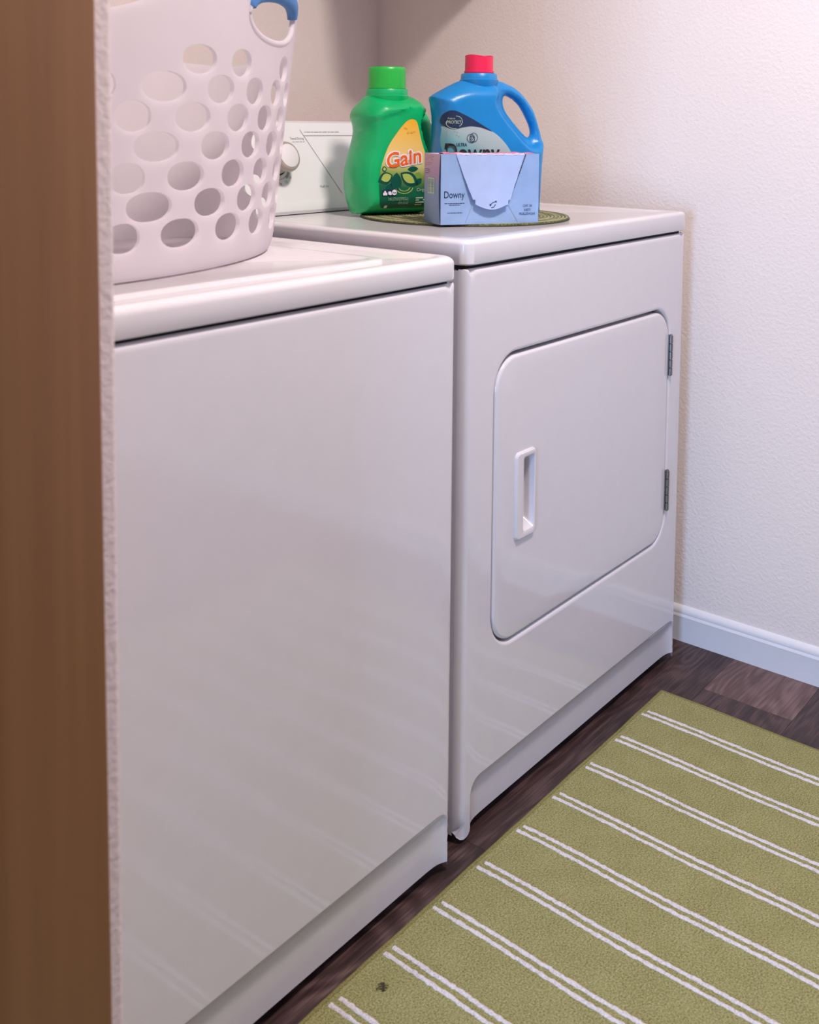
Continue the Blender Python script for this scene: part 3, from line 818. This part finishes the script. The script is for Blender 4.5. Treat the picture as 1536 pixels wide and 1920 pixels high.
# ------------------------------------------------------------------ inflated bottle bodies
def inflate(outline, holes, Tfn, R, step, offs=(0.02, .08, .18, .32, .5, .75, 1.0)):
    """front and back sheets that meet at the outline; half thickness T(u,z) reached R inside the edge"""
    o = dens(outline, step); hs = [dens(h, step) for h in holes]
    pts = list(gridpts(o, hs, step, step * .45))
    extra = []
    for lp in [o] + hs:
        A = np.array(lp); t = np.roll(A, -1, 0) - np.roll(A, 1, 0); t /= np.hypot(*t.T)[:, None] + 1e-12; n = np.c_[-t[:, 1], t[:, 0]]
        for k in offs[:-2]:
            for sg in (1, -1):
                extra.append(A + n * sg * k * R)
    E_ = np.vstack(extra); E_ = E_[inpoly(o, E_)]
    for h in hs: E_ = E_[~inpoly(h, E_)]
    d = dist([o] + hs, E_); E_ = E_[d > R * 0.018]
    # thin out points nearer than a fifth of a step to one another
    keep = []; seen = set()
    for p in E_:
        key = (round(p[0] / (step * .22)), round(p[1] / (step * .22)))
        if key not in seen: seen.add(key); keep.append(p)
    v, f = cdt(o, hs, np.vstack([np.array(pts), np.array(keep)]))
    d = dist([o] + hs, v)
    q = np.clip(d / R, 0, 1); t = np.sqrt(np.maximum(0, 1 - (1 - q) ** 2.2)) * Tfn(v[:, 0], v[:, 1])
    edge = d < 1e-6
    V = [(a, -c, b) for (a, b), c in zip(v, t)]; m = {}
    for i, (a, b) in enumerate(v):
        if edge[i]: m[i] = i
        else: m[i] = len(V); V.append((a, t[i], b))
    F = [tuple(int(i) for i in q_) for q_ in f] + [tuple(m[int(i)] for i in q_[::-1]) for q_ in f]
    def fn(u, z, lift=0.0006):
        P = np.array([[u, z]]); dd = dist([o] + hs, P)[0]; qq = min(dd / R, 1)
        return (u, -float(math.sqrt(max(0, 1 - (1 - qq) ** 2.2)) * Tfn(np.array([u]), np.array([z]))[0]) - lift, z)
    return V, F, fn

# --- green detergent bottle
gb = thing('detergent_bottle', 'green laundry detergent bottle with a yellow and green label, left of the blue bottle', 'bottle', (0.2648, 0.3733, ZM), math.atan2(-.409, .913))
go = spline([(-.066, 0.0008), (-.0705, .006), (-.078, .03), (-.0815, .058), (-.0785, .0916), (-.069, .125), (-.0635, .152), (-.0685, .176), (-.0655, .190), (-.054, .2055), (-.041, .2165),
             (0, .2185), (.035, .2165), (.050, .2115), (.0635, .1985), (.0785, .183), (.0915, .155), (.0955, .12), (.086, .088), (.070, .055), (.066, .006), (.062, .0008), (0, 0.0)], 5)
def Tg(u, z):
    gl = np.interp(z, [0, .06, .08, .112, .131, .165, .185, .20, .215], [.10, .09, .064, .054, .045, .036, .048, .064, .085])
    s = sm((u - gl) / .012)
    base = 0.0575 * (1 - s) + 0.016 * s
    cr = 0.168 + 0.028 * sm((u + .075) / .13)
    base = base * (1 + 0.07 * sm((z - cr) / .006) * (1 - s)) 
    return base * (1 - .55 * sm((z - .192) / .035))
V, F, gfn = inflate(go, [], Tg, 0.034, 0.0045)
mesh('body', V, F, MAT['green'], gb, 50)
v, f = lathe([(.036, .198), (.0400, .212), (.0405, .2160), (.0385, .2175), (.0385, .2270), (.0375, .2285), (.033, .2290)], 56, (-.0038, 0, 0)); mesh('neck', v, f, MAT['green'], gb, 35)
v, f = lathe([(.0335, .2285), (.0345, .2295), (.0340, .262), (.0335, .2665), (.0320, .2682), (.0300, .2682), (.029, .266)], 96, (-.0038, 0, 0), rib=(48, .006)); mesh('cap', v, f, MAT['greencap'], gb, 40, label='ribbed brighter green cap')
lab_o = spline([(0.0175, .1737), (.006, .1680), (-.0095, .1510), (-.0268, .1270), (-.038, .1010), (-.0440, .080), (-.0455, .055), (-.0435, .0265), (-.040, .0175), (-.0330, .0135), (0, .0125), (.045, .0125), (.056, .0140), (.0585, .025), (.0585, .060), (.0520, .095), (.0455, .1140), (.0385, .1340), (.0305, .1640), (.0265, .1710)], 5)
lb = decal('label', lab_o, lambda a, b: gfn(a, b, .0009), MAT['gainlabel'], gb, 0.006, label='yellow label fading to dark green, with orange lettering')
L1 = lambda a, b: gfn(a, b, .0015)
L2 = lambda a, b: gfn(a, b, .0020)
L3 = lambda a, b: gfn(a, b, .0025)
def leaf(cx, cy, L, W, ang, k=9):
    a = [(-L / 2 + L * i / k, W / 2 * math.sin(PI * i / k) ** .8) for i in range(k + 1)]
    b = [(L / 2 - L * i / k, -W / 2 * math.sin(PI * i / k) ** .8) for i in range(1, k)]
    c, s = math.cos(ang), math.sin(ang)
    return [(cx + x * c - y * s, cy + x * s + y * c) for x, y in a + b]
def inlab(poly):   # keep print inside the label
    P = np.array(poly); return bool(inpoly(lab_o, P).all())
for cx, cy, L, W, an, mt, lf in [(-.0335, .0680, .030, .022, .35, 'darkgreen', L1), (-.0325, .0690, .021, .015, .35, 'palegreen', L2), (-.0125, .0600, .036, .022, 1.50, 'darkgreen', L1),
                                 (.0140, .0660, .042, .024, -.55, 'darkgreen', L1), (.0120, .0670, .029, .015, -.55, 'palegreen', L2), (.0210, .0840, .022, .010, .05, 'darkgreen', L1),
                                 (-.0270, .0500, .020, .012, 1.0, 'darkgreen', L1), (-.0360, .0845, .010, .010, .2, 'darkgreen', L1), (-.0360, .0845, .006, .006, .2, 'palegreen', L2),
                                 (.0320, .0720, .014, .012, -.5, 'midgreen', L1), (.0330, .0610, .016, .010, .7, 'darkgreen', L1)]:
    decal('leaf_print', leaf(cx, cy, L, W, an), lf, MAT[mt], lb)
for r0, r1, mt in ((.018, .0165, 'palegreen'), (.012, .0105, 'palegreen')):
    q = [(.004 + r0 * math.cos(math.radians(a)), .052 + r0 * .7 * math.sin(math.radians(a))) for a in range(190, 351, 10)] + [(.004 + r1 * math.cos(math.radians(a)), .0522 + r1 * .7 * math.sin(math.radians(a))) for a in range(350, 189, -10)]
    decal('leaf_print', q, L1, MAT[mt], lb)
GR = 0.085
text_on('Gain', 0.0045, .0915, .0375, L2, MAT['white'], lb, rot=.16, bold=.080, shear=.12, width=.0745)
text_on('Gain', 0.0045, .0915, .0375, L3, MAT['orange'], lb, rot=.16, bold=.014, shear=.12, width=.0690)
text_on('Original', .0420, .0435, .0085, L2, MAT['softprint'], lb, width=.026)
text_on('3.54 L (3.75 US QT/PTE É.-U.)', -.0075, .0278, .0075, L2, MAT['softprint'], lb, width=.0400)
text_on('120 FL OZ LIQ', .0025, .0210, .0062, L2, MAT['softprint'], lb, width=.0200)
for z, wd in ((.0315, .016), (.0275, .020), (.0235, .018), (.0195, .014)):
    decal('printed_dash', strip2((.027, z), (.027 + wd, z), .0021), L2, MAT['softprint'], lb)
decal('badge', rrect(-.0400, -.0165, .0365, .0475, .001, 2), L2, MAT['navy'], lb)
decal('badge', [(-.0385, .0375), (-.0305, .0375), (-.0305, .0425), (-.033, .0425), (-.033, .0455), (-.0365, .0455), (-.0365, .0425), (-.0385, .0425)], L3, MAT['white'], lb)
decal('badge', [(-.0285, .0395), (-.024, .0375), (-.021, .0390), (-.021, .0425), (-.024, .0445), (-.0285, .0440)], L3, MAT['white'], lb)
decal('badge', ellipse(-.0165, .0425, .0060, .0060, 20), L3, MAT['navy'], lb)
L4 = lambda a, b: gfn(a, b, .0029)
decal('badge', ellipse(-.0165, .0425, .0050, .0050, 20), L4, MAT['white'], lb)
text_on('he', -.0165, .0405, .0058, lambda a, b: gfn(a, b, .0033), MAT['navy'], lb, width=.0066)
decal('badge', rrect(-.0330, -.0275, .0140, .0190, .0005, 2), L2, MAT['white'], lb)
for cx, cy, L, W, an in ((.006, .1575, .008, .003, -.3), (.011, .1495, .006, .004, .3), (.018, .150, .007, .004, 0), (.023, .151, .006, .003, .2)):
    q = leaf(cx, cy, L, W, an); decal('leaf_print', q, L1, MAT['amber'], lb)

# --- blue softener bottle
bb = thing('softener_bottle', 'blue fabric softener bottle with a pink cap and open handle, behind the box', 'bottle', (0.3665, 0.2200, ZM), math.atan2(-.507, .862))
bb.scale = (.975, .975, .989)
bo = spline([(-.080, 0.001), (-.084, .02), (-.0930, .07), (-.1095, .1080), (-.1105, .141), (-.1100, .175), (-.1135, .200), (-.1160, .2135), (-.1120, .2195), (-.086, .2340), (-.056, .2470),
             (-.021, .2495), (.0145, .2475), (.0325, .2430), (.0604, .2290), (.0889, .1967), (.1031, .1616), (.1085, .1394), (.1060, .116), (.1030, .07), (.100, .006), (.097, .0005), (0, 0.0)], 5)
bh = spline([(.0274, .2165), (.0380, .2185), (.0608, .2030), (.0804, .1715), (.0863, .1534), (.0831, .1448), (.073, .1473), (.0446, .1762), (.0290, .198)], 5)
gl_ = spline([(-.020, .262), (.002, .232), (-.004, .205), (.012, .178), (.040, .148), (.066, .124), (.090, .122), (.13, .15)], 6, False)
def Tb(u, z):
    P = np.c_[u, z]; reg = list(gl_) + [(.2, .3), (-.02, .3)]
    d = dist([gl_], P, False); s = np.where(inpoly(reg, P), d, -d)
    s = sm((s + .003) / .014)
    return (0.046 * (1 - s) + 0.019 * s) * (1 - .25 * sm((z - .215) / .03))
V, F, bfn = inflate(bo, [bh], Tb, 0.030, 0.0042)
mesh('body', V, F, MAT['blue'], bb, 60)
v, f = lathe([(.031, .232), (.0360, .2445), (.0365, .2480), (.0340, .2495), (.0335, .2575), (.0320, .2595), (.027, .2600)], 56, (-.0213, 0, 0)); mesh('neck', v, f, MAT['blue'], bb, 35)
v, f = lathe([(.0270, .2598), (.0278, .2608), (.0278, .2640), (.0262, .2650)], 56, (-.0213, 0, 0)); mesh('cap_ring', v, f, MAT['pink'], bb, 35)
loops = []
for k, (r, h) in enumerate([(.0262, .264), (.0262, .272), (.0258, .282), (.0256, .2915), (.0238, .2920), (.0225, .288)]):
    L = []
    for i in range(60):
        a = 2 * PI * i / 60; tw = a + (h - .264) * 40
        dz = 0.0018 * math.sin(a * 2 + .8) if k in (3, 4) else 0
        rr_ = r * (1 + .020 * max(0, math.sin(2 * tw)))
        L.append((-.0213 + rr_ * math.cos(a), rr_ * math.sin(a), h + dz))
    loops.append(L)
v, f = loft(loops, True, True); mesh('cap', v, f, MAT['pink'], bb, 40, label='bright pink cap with a twisted edge')
blab = spline([(-.0840, .060), (-.1055, .120), (-.1060, .1560), (-.1030, .1640), (-.0750, .1640), (-.0500, .1630), (-.0204, .1574), (.0033, .1424), (.0240, .1179), (.034, .090), (.036, .055), (-.03, .048)], 5)
bl_ = decal('label', blab, lambda a, b: bfn(a, b, .0012), MAT['downylabel'], bb, .004, label='pale teal label with dark lettering')
K1 = lambda a, b: bfn(a, b, .0018)
K2 = lambda a, b: bfn(a, b, .0024)
sw = spline([(-.1070, .1690), (-.1060, .1830), (-.0985, .1905), (-.0880, .1910), (-.0769, .1871), (-.0571, .1783), (-.0338, .1657), (-.0150, .1550), (-.0250, .1580), (-.0420, .1630), (-.0569, .1640), (-.0733, .1616), (-.0895, .1585), (-.1010, .1620)], 5)
decal('swoosh_print', sw, K1, MAT['navy'], bl_, .005)
def arc2(cx, cy, rx, ry, a0, a1, w_, n=24):
    P0 = [(cx + rx * math.cos(math.radians(a0 + (a1 - a0) * i / n)), cy + ry * math.sin(math.radians(a0 + (a1 - a0) * i / n))) for i in range(n + 1)]
    P1 = [(cx + (rx - w_) * math.cos(math.radians(a0 + (a1 - a0) * i / n)), cy + (ry - w_) * math.sin(math.radians(a0 + (a1 - a0) * i / n))) for i in range(n, -1, -1)]
    return P0 + P1
decal('printed_ring', arc2(-.0860, .1720, .0120, .0100, -60, 95, .0009), K2, MAT['softprint'], bl_)
decal('printed_ring', arc2(-.0890, .1690, .0125, .0100, 150, 285, .0009), K2, MAT['softprint'], bl_)
text_on('PROTECT', -.0885, .1682, .0078, K2, MAT['softprint'], bl_, width=.0240, bold=.01)
text_on('Fabric', -.0935, .1758, .0046, K2, MAT['softprint'], bl_, width=.0110)
for z, wd in ((.1545, .014), (.1522, .018), (.1478, .017), (.1455, .021)):
    decal('printed_dash', strip2((-.1010, z), (-.1010 + wd, z), .0009), K2, MAT['greyprint'], bl_)
for cx, cy, rx, ry in ((-.0572, .1424, .0078, .0078), (-.0515, .1438, .0078, .0084), (-.0545, .1408, .0050, .0068), (-.0545, .1430, .0026, .0030)):
    decal('rose_print', arc2(cx, cy, rx, ry, 0, 359.5, .0009, 36), K2, MAT['navy'], bl_)
text_on('ULTRA', -.0750, .1283, .0082, K2, MAT['navy'], bl_, width=.0205, bold=.02)
text_on('D', -.0935, .1010, .0465, lambda a, b: bfn(a, b, .0042), MAT['black'], bl_, width=.0185, bold=.006)
text_on('owny', -.0405, .1010, .0465, K2, MAT['black'], bl_, width=.0830, bold=.012)

# ------------------------------------------------------------------ dryer-sheet box
bx = thing('dryer_sheet_box', 'pale blue card box of dryer sheets with a torn front flap', 'box', (.1468, .1601, ZM), math.atan2(-.507, .862))
BWD, BDP, BHT = .1790, .074, .1165
mb = MB()
fr = 0.0012
# card walls: front, back, floor; open top
def wall_grid(fn, nu, nv):
    v = [fn(i / nu, j / nv) for j in range(nv + 1) for i in range(nu + 1)]
    f = [(j * (nu + 1) + i, j * (nu + 1) + i + 1, (j + 1) * (nu + 1) + i + 1, (j + 1) * (nu + 1) + i) for j in range(nv) for i in range(nu)]
    return v, f
def thick(fn, nu, nv, dirv, t):
    v, f = wall_grid(fn, nu, nv); n = len(v)
    v2 = [(a + dirv[0] * t, b + dirv[1] * t, c + dirv[2] * t) for a, b, c in v]
    F = list(f) + [tuple(i + n for i in q[::-1]) for q in f]
    rim_ = [i for i in range(nu + 1)] + [j * (nu + 1) + nu for j in range(1, nv + 1)] + [nv * (nu + 1) + i for i in range(nu - 1, -1, -1)] + [j * (nu + 1) for j in range(nv - 1, 0, -1)]
    for k in range(len(rim_)):
        a, b = rim_[k], rim_[(k + 1) % len(rim_)]; F.append((a, b, b + n, a + n))
    return v + v2, F
# the front dents inward where the flap was pushed, deepest low in the middle
def ffront(s, t):
    x = s * BWD; z = t * BHT
    dent = 0.006 * math.exp(-((x - .092) / .040) ** 2) * math.sin(PI * min(1, t * 1.0)) ** .6
    return (x, dent * (0 if t in (0, 1) else 1), z)
v, f = thick(ffront, 24, 14, (0, 1, 0), .0007); mesh('front_wall', v, f, MAT['boxblue'], bx, 50)
v, f = thick(lambda s, t: (s * BWD, BDP, t * BHT), 2, 2, (0, -1, 0), .0007); mesh('back_wall', v, f, MAT['boxblue'], bx)
def fleft(s, t):
    return (-.0004 - .0050 * math.sin(PI * s) * (.3 + .7 * math.sin(PI * t)), .0018 + s * (BDP - .0018), t * BHT)
v, f = thick(fleft, 10, 8, (1, 0, 0), .0007); mesh('side_wall', v, f, MAT['boxside'], bx, 50, label='darker side of the box, pink at the top')
def fright(s, t): return (BWD + .0004 + .0045 * math.sin(PI * s) * (.3 + .7 * math.sin(PI * t)), .001 + s * (BDP - .001), t * BHT)
v, f = thick(fright, 10, 8, (-1, 0, 0), .0007); mesh('side_wall', v, f, MAT['boxblue'], bx, 50)
MB().box(0, BWD, 0.0008, BDP - .0008, 0, .0008).build('bottom_wall', MAT['boxblue'], bx)
# navy strips painted as the shade of slots where the side panels have sprung away from the front
for sx in (0, 1):
    q = []
    for i in range(9): t = i / 8; q.append((.0009 + .0035 * math.sin(PI * t), t * .112 + .003))
    X = 0.0 if sx == 0 else BWD
    sg = -1 if sx == 0 else 1
    v = [(X + sg * .0006, .0004, z) for w_, z in q] + [(X + sg * w_ * .6, .0022, z) for w_, z in q]
    f = [(i, i + 1, 10 + i, 9 + i) for i in range(8)]
    mesh('slot_shade', v, f, MAT['navy'], bx)
# card top and the pink sheets showing at the opening
v, f = thick(lambda s, t: (s * BWD, .022 + t * (BDP - .0225), BHT - .0004 + .0010 * math.sin(PI * s) * (1 - t)), 12, 3, (0, 0, -1), .0007); mesh('top_wall', v, f, MAT['boxwhite'], bx, 50)
rs = random.Random(5)
def fsheet(s, t):
    return (.006 + s * (BWD - .012), .004 + t * .022, BHT + .0002 + .0022 * math.sin(PI * t) ** .5 * (.6 + .4 * math.sin(s * 9 + 1)) + .0008 * math.sin(s * 41))
v, f = thick(fsheet, 40, 6, (0, 0, -1), .0012); mesh('sheets', v, f, MAT['boxpink'], bx, 50, label='pink sheets showing in the opening')
for x0, x1 in ((.028, .150),):
    n = 30; P = []
    for i in range(n + 1): P.append((x0 + (x1 - x0) * i / n, BHT + .0002 + rs.random() * .0010))
    v = [(x, -.0014, BHT - .0012) for x, z in P] + [(x, -.0006 + .0008 * math.sin(i), z) for i, (x, z) in enumerate(P)]
    f = [(i, i + 1, n + 2 + i, n + 1 + i) for i in range(n)]
    v += [(a, b + .0016, c) for a, b, c in v]; m_ = 2 * (n + 1); f += [tuple(i + m_ for i in q[::-1]) for q in f]
    mesh('torn_edge', v, f, MAT['boxwhite'], bx, 60)
# flap
fo = [(.0262, BHT), (.0400, .0800), (.0545, .0440), (.0560, .0412), (.0600, .0408), (.0603, .0330)]
fo += [(.0603 + (.1200 - .0603) * i / 12, .0330 - .0088 * math.sin(PI * i / 12)) for i in range(1, 12)]
fo += [(.1200, .0318), (.1203, .0396), (.1240, .0400), (.1385, .0800), (.1512, BHT)]
rr2 = random.Random(9)
fd = [(a + rr2.uniform(-.0004, .0004), b) if 0 < i else (a, b) for i, (a, b) in enumerate(dens(fo, .0035))]
g = gridpts(fd, [], .006, .003); v2, f2 = cdt(fd, [], g)
def flp(a, b): s = (BHT - b) / .09; return (a, -.0012 - .0055 * s ** 1.5 + .002 * s * s * ((a - .09) / .04) ** 2, b)
V = [flp(a, b) for a, b in v2]; n0 = len(V); V += [(a, b + .0006, c) for a, b, c in V]
F = [tuple(int(i) for i in q) for q in f2] + [tuple(int(i) + n0 for i in q[::-1]) for q in f2]
flap = mesh('flap', V, F, MAT['flapblue'], bx, 60, label='lighter blue torn flap on the front')
BF = lambda a, b: (a, ffront(a / BWD, b / BHT)[1] - .0005, b)
FF = lambda a, b: (a, flp(a, b)[1] - .0004, b)
text_on('Downy', .0245, .0440, .0165, BF, MAT['navy'], bx, width=.0370)
for z, x0, x1 in ((.0352, .0070, .0430), (.0325, .0150, .0350), (.0195, .0120, .0390)):
    x = x0
    while x < x1:
        wd = rs.uniform(.002, .005); decal('printed_dash', strip2((x, z), (min(x + wd, x1), z), .0009), BF, MAT['navy'], bx); x += wd + .0008
text_on('CONT. 240', .1580, .0270, .0058, BF, MAT['navy'], bx, width=.0170)
text_on('SHEETS', .1580, .0200, .0058, BF, MAT['navy'], bx, width=.0120)
text_on('FEUILLES/HOJAS', .1580, .0135, .0058, BF, MAT['navy'], bx, width=.0290)
for pq in ([(.0860, .0300), (.0900, .0350), (.0960, .0372)], [(.0880, .0275), (.0925, .0285), (.0960, .0330)]):
    q = spline(pq, 5, False)
    for i in range(len(q) - 1): decal('arrow_print', strip2(q[i], q[i + 1], .0012), FF, MAT['navy'], flap)
decal('arrow_print', [(.0845, .0320), (.0880, .0305), (.0865, .0345)], FF, MAT['navy'], flap)
decal('arrow_print', [(.0975, .0395), (.0945, .0370), (.0985, .0355)], FF, MAT['navy'], flap)
# perforation on the right of the flap, fold lines below it
a, b = Vector((.1535, BHT - .001)), Vector((.1335, .058))
for i in range(22):
    p = a.lerp(b, i / 22); q = a.lerp(b, (i + .62) / 22); decal('perforation', strip2(p, q, .0019 if i < 14 else .0010), BF, MAT['black'], bx)
decal('fold_line', strip2((.0570, .0300), (.0440, .0020), .0007), BF, MAT['greyprint'], bx)
decal('fold_line', strip2((.1235, .0300), (.1400, .0020), .0008), BF, MAT['greyprint'], bx)
SF = lambda y, z: (fleft((y - .0018) / (BDP - .0018), z / BHT)[0] - .0005, y, z)
decal('barcode', rrect(.018, .044, .050, .077, .0005, 2), SF, MAT['softprint'], bx, .006)
SF2 = lambda y, z: (SF(y, z)[0] - .0004, y, z)
z = .0525
while z < .0745:
    wd = rs.choice([.0004, .0007, .001]); decal('barcode', [(.021, z), (.041, z), (.041, z + wd), (.021, z + wd)], SF2, MAT['barcode'], bx); z += wd + rs.choice([.0005, .0008])
for k, (y0, y1, z, mt) in enumerate([(.026, .058, .112, 'redprint'), (.030, .060, .109, 'redprint'), (.028, .062, .106, 'redprint'), (.032, .060, .101, 'redprint'), (.036, .062, .098, 'redprint'),
                                    (.040, .064, .090, 'navy'), (.038, .062, .087, 'navy'), (.042, .064, .084, 'navy')]):
    decal('printed_dash', strip2((y0, z), (y1, z), .0008), SF, MAT[mt], bx)

# ------------------------------------------------------------------ striped rug
rg = thing('striped_rug', 'olive green rug with pairs of thin white stripes, on the floor before the machines', 'rug', (.597, -.0405, 0.0))
RX, RY = 1.52, .92
def rmap(a, b, z):            # a = distance from the near-wall end, b = distance from the machine side
    wob = 0.0012 * math.sin(a * 23) + .0008 * math.sin(a * 61 + 1)
    return (-a - .014 * b + .0012 * math.sin(b * 19), -b - .0045 * a + .35 * wob, z)
outl = [(0, 0), (RX, 0), (RX, RY), (0, RY)]
def slab(x0, x1, y0, y1, z0, z1, step):
    o = dens([(x0, y0), (x1, y0), (x1, y1), (x0, y1)], step); g = gridpts(o, [], .06, .03); v2, f2 = cdt(o, [], g); n = len(v2)
    V = [rmap(a, b, z1) for a, b in v2]; F = [tuple(int(i) for i in q) for q in f2]
    m = len(o); n0 = len(V)
    V += [rmap(a, b, z1) for a, b in o] + [rmap(a, b, z0) for a, b in o]
    F += [(n0 + i, n0 + (i + 1) % m, n0 + m + (i + 1) % m, n0 + m + i) for i in range(m)]
    return V, F
V, F = slab(.004, RX - .004, .004, RY - .004, .0006, .0072, .02); mesh('pile', V, F, MAT['rug'], rg)
for (p0, p1) in (((0, 0), (RX, 0)), ((RX, 0), (RX, RY)), ((RX, RY), (0, RY)), ((0, RY), (0, 0))):
    path = [rmap(p0[0] + (p1[0] - p0[0]) * i / 80, p0[1] + (p1[1] - p0[1]) * i / 80, .0038) for i in range(81)]
    v, f = tube(path, .0037, 8); mesh('binding', v, f, MAT['binding'], rg, 60)
rj = random.Random(21)
k = 0; a0 = .0925 - .0008
while a0 < RX - .04:
    for o_ in (-.0074, .0074):
        n = 300; ph1, ph2 = rj.uniform(0, 6), rj.uniform(0, 6)
        st = .0085 + rj.uniform(-.001, .002) + (.0 if o_ > 0 else .003)
        L = []; Rr = []
        jl = jr = 0
        for i in range(n + 1):
            b = st + (RY - .008 - st) * i / n
            wv = .0003 * math.sin(b * 18 + ph1) + .0002 * math.sin(b * 71 + ph2)
            if i % 2 == 0: jl, jr = rj.uniform(-.0009, .0009), rj.uniform(-.0009, .0009)
            L.append((a0 + o_ - .0034 + wv + jl, b)); Rr.append((a0 + o_ + .0034 + wv + jr, b))
        V = []
        for i in range(n + 1):
            (x0, b), (x1, _) = L[i], Rr[i]; xm = (x0 + x1) / 2; hgt = .0088 + rj.uniform(-.0004, .0004)
            V += [rmap(x0, b, .0070), rmap(x0 + .001, b, hgt - .0004), rmap(xm, b, hgt), rmap(x1 - .001, b, hgt - .0004), rmap(x1, b, .0070)]
        F = [(i * 5 + j, i * 5 + j + 1, (i + 1) * 5 + j + 1, (i + 1) * 5 + j) for i in range(n) for j in range(4)]
        mesh('stripe', V, F, MAT['stripe'], rg, 80)
    a0 += .1044; k += 1
# lint on the rug
ln = MB(); rl = random.Random(4)
for i in range(7):
    a = rl.uniform(0, 2 * PI); c = Vector((0, 0, .001)); p = [c + Vector((math.cos(a) * t * .008 + .002 * math.sin(t * 5), math.sin(a) * t * .008, .0015 * math.sin(t * 3))) for t in (-.6, -.2, .2, .6, 1)]
    v, f = tube([tuple(q) for q in p], .0006, 5); ln.add(v, f)
lo = ln.build('lint', MAT['lint'], None, 60); lo.location = (-.277, -.088, .0080)
lo['label'] = 'small dark tuft of lint lying on the green rug'; lo['category'] = 'lint'

# ------------------------------------------------------------------ just above the picture: lamp, plus shelf and garment added for the corner shadow
sh = thing('added_shelf', 'unseen white shelf with a rod, added to hold the shadow-casting shirt', 'shelf', (0, 0, 1.78))
MB().box(-.70, XW - .002, .56, YB - .001, 0, .018, .002).build('board', MAT['shelf'], sh, 30)
v, f = tube([(-.745, .60, -.05), (XW - .002, .60, -.05)], .012, 14); mesh('rod', v, f, MAT['steel'], sh, 50)
for x in (-.3, .3): MB().box(x - .008, x + .008, .59, YB - .001, -.062, 0, .002).build('bracket', MAT['shelf'], sh, 30)
gm = thing('shadow_shirt', 'unseen grey shirt added above the dryer to cast the corner shadow', 'clothing', (.635, .50, 1.42))
# hem profile, shaped to the shadow outline: lower at the left, rising to the right
loops = []
n = 48
def hem(x): return float(np.interp(x, [-.178, -.168, -.15, -.12, -.06, 0, .10, .175], [.14, .06, .012, .002, .022, .042, .046, .06]))
for k in range(9):
    t = k / 8; L = []
    for i in range(n):
        a = 2 * PI * i / n; x = .176 * math.cos(a) * (1 - .75 * max(0, t - .8) / .2); y = (.028 + .006 * math.sin(5 * a)) * math.sin(a) + .09 * t
        zb = hem(x); L.append((x, y, zb + (.27 - zb) * t))
    loops.append(L)
v, f = loft(loops, True, True); mesh('cloth', v, f, MAT['cloth'], gm, 60)
v, f = tube([(0, .09, .26), (0, .082, .300), (0, .100, .325), (0, .118, .310)], .0018, 8); mesh('hook', v, f, MAT['steel'], gm, 50)
cl = thing('ceiling_light', 'round ceiling lamp with a frosted dome, above the hallway', 'lamp', (LAMP[0], LAMP[1], ZC))
v, f = lathe([(.17, -.0005), (.17, -.015), (.165, -.02), (.12, -.02)], 48); mesh('base', v, f, MAT['steel'], cl, 40)
v, f = lathe([(.160, -.019), (.155, -.045), (.130, -.072), (.08, -.090), (.03, -.096)], 48); mesh('dome', v, f, MAT['glow'], cl, 40)
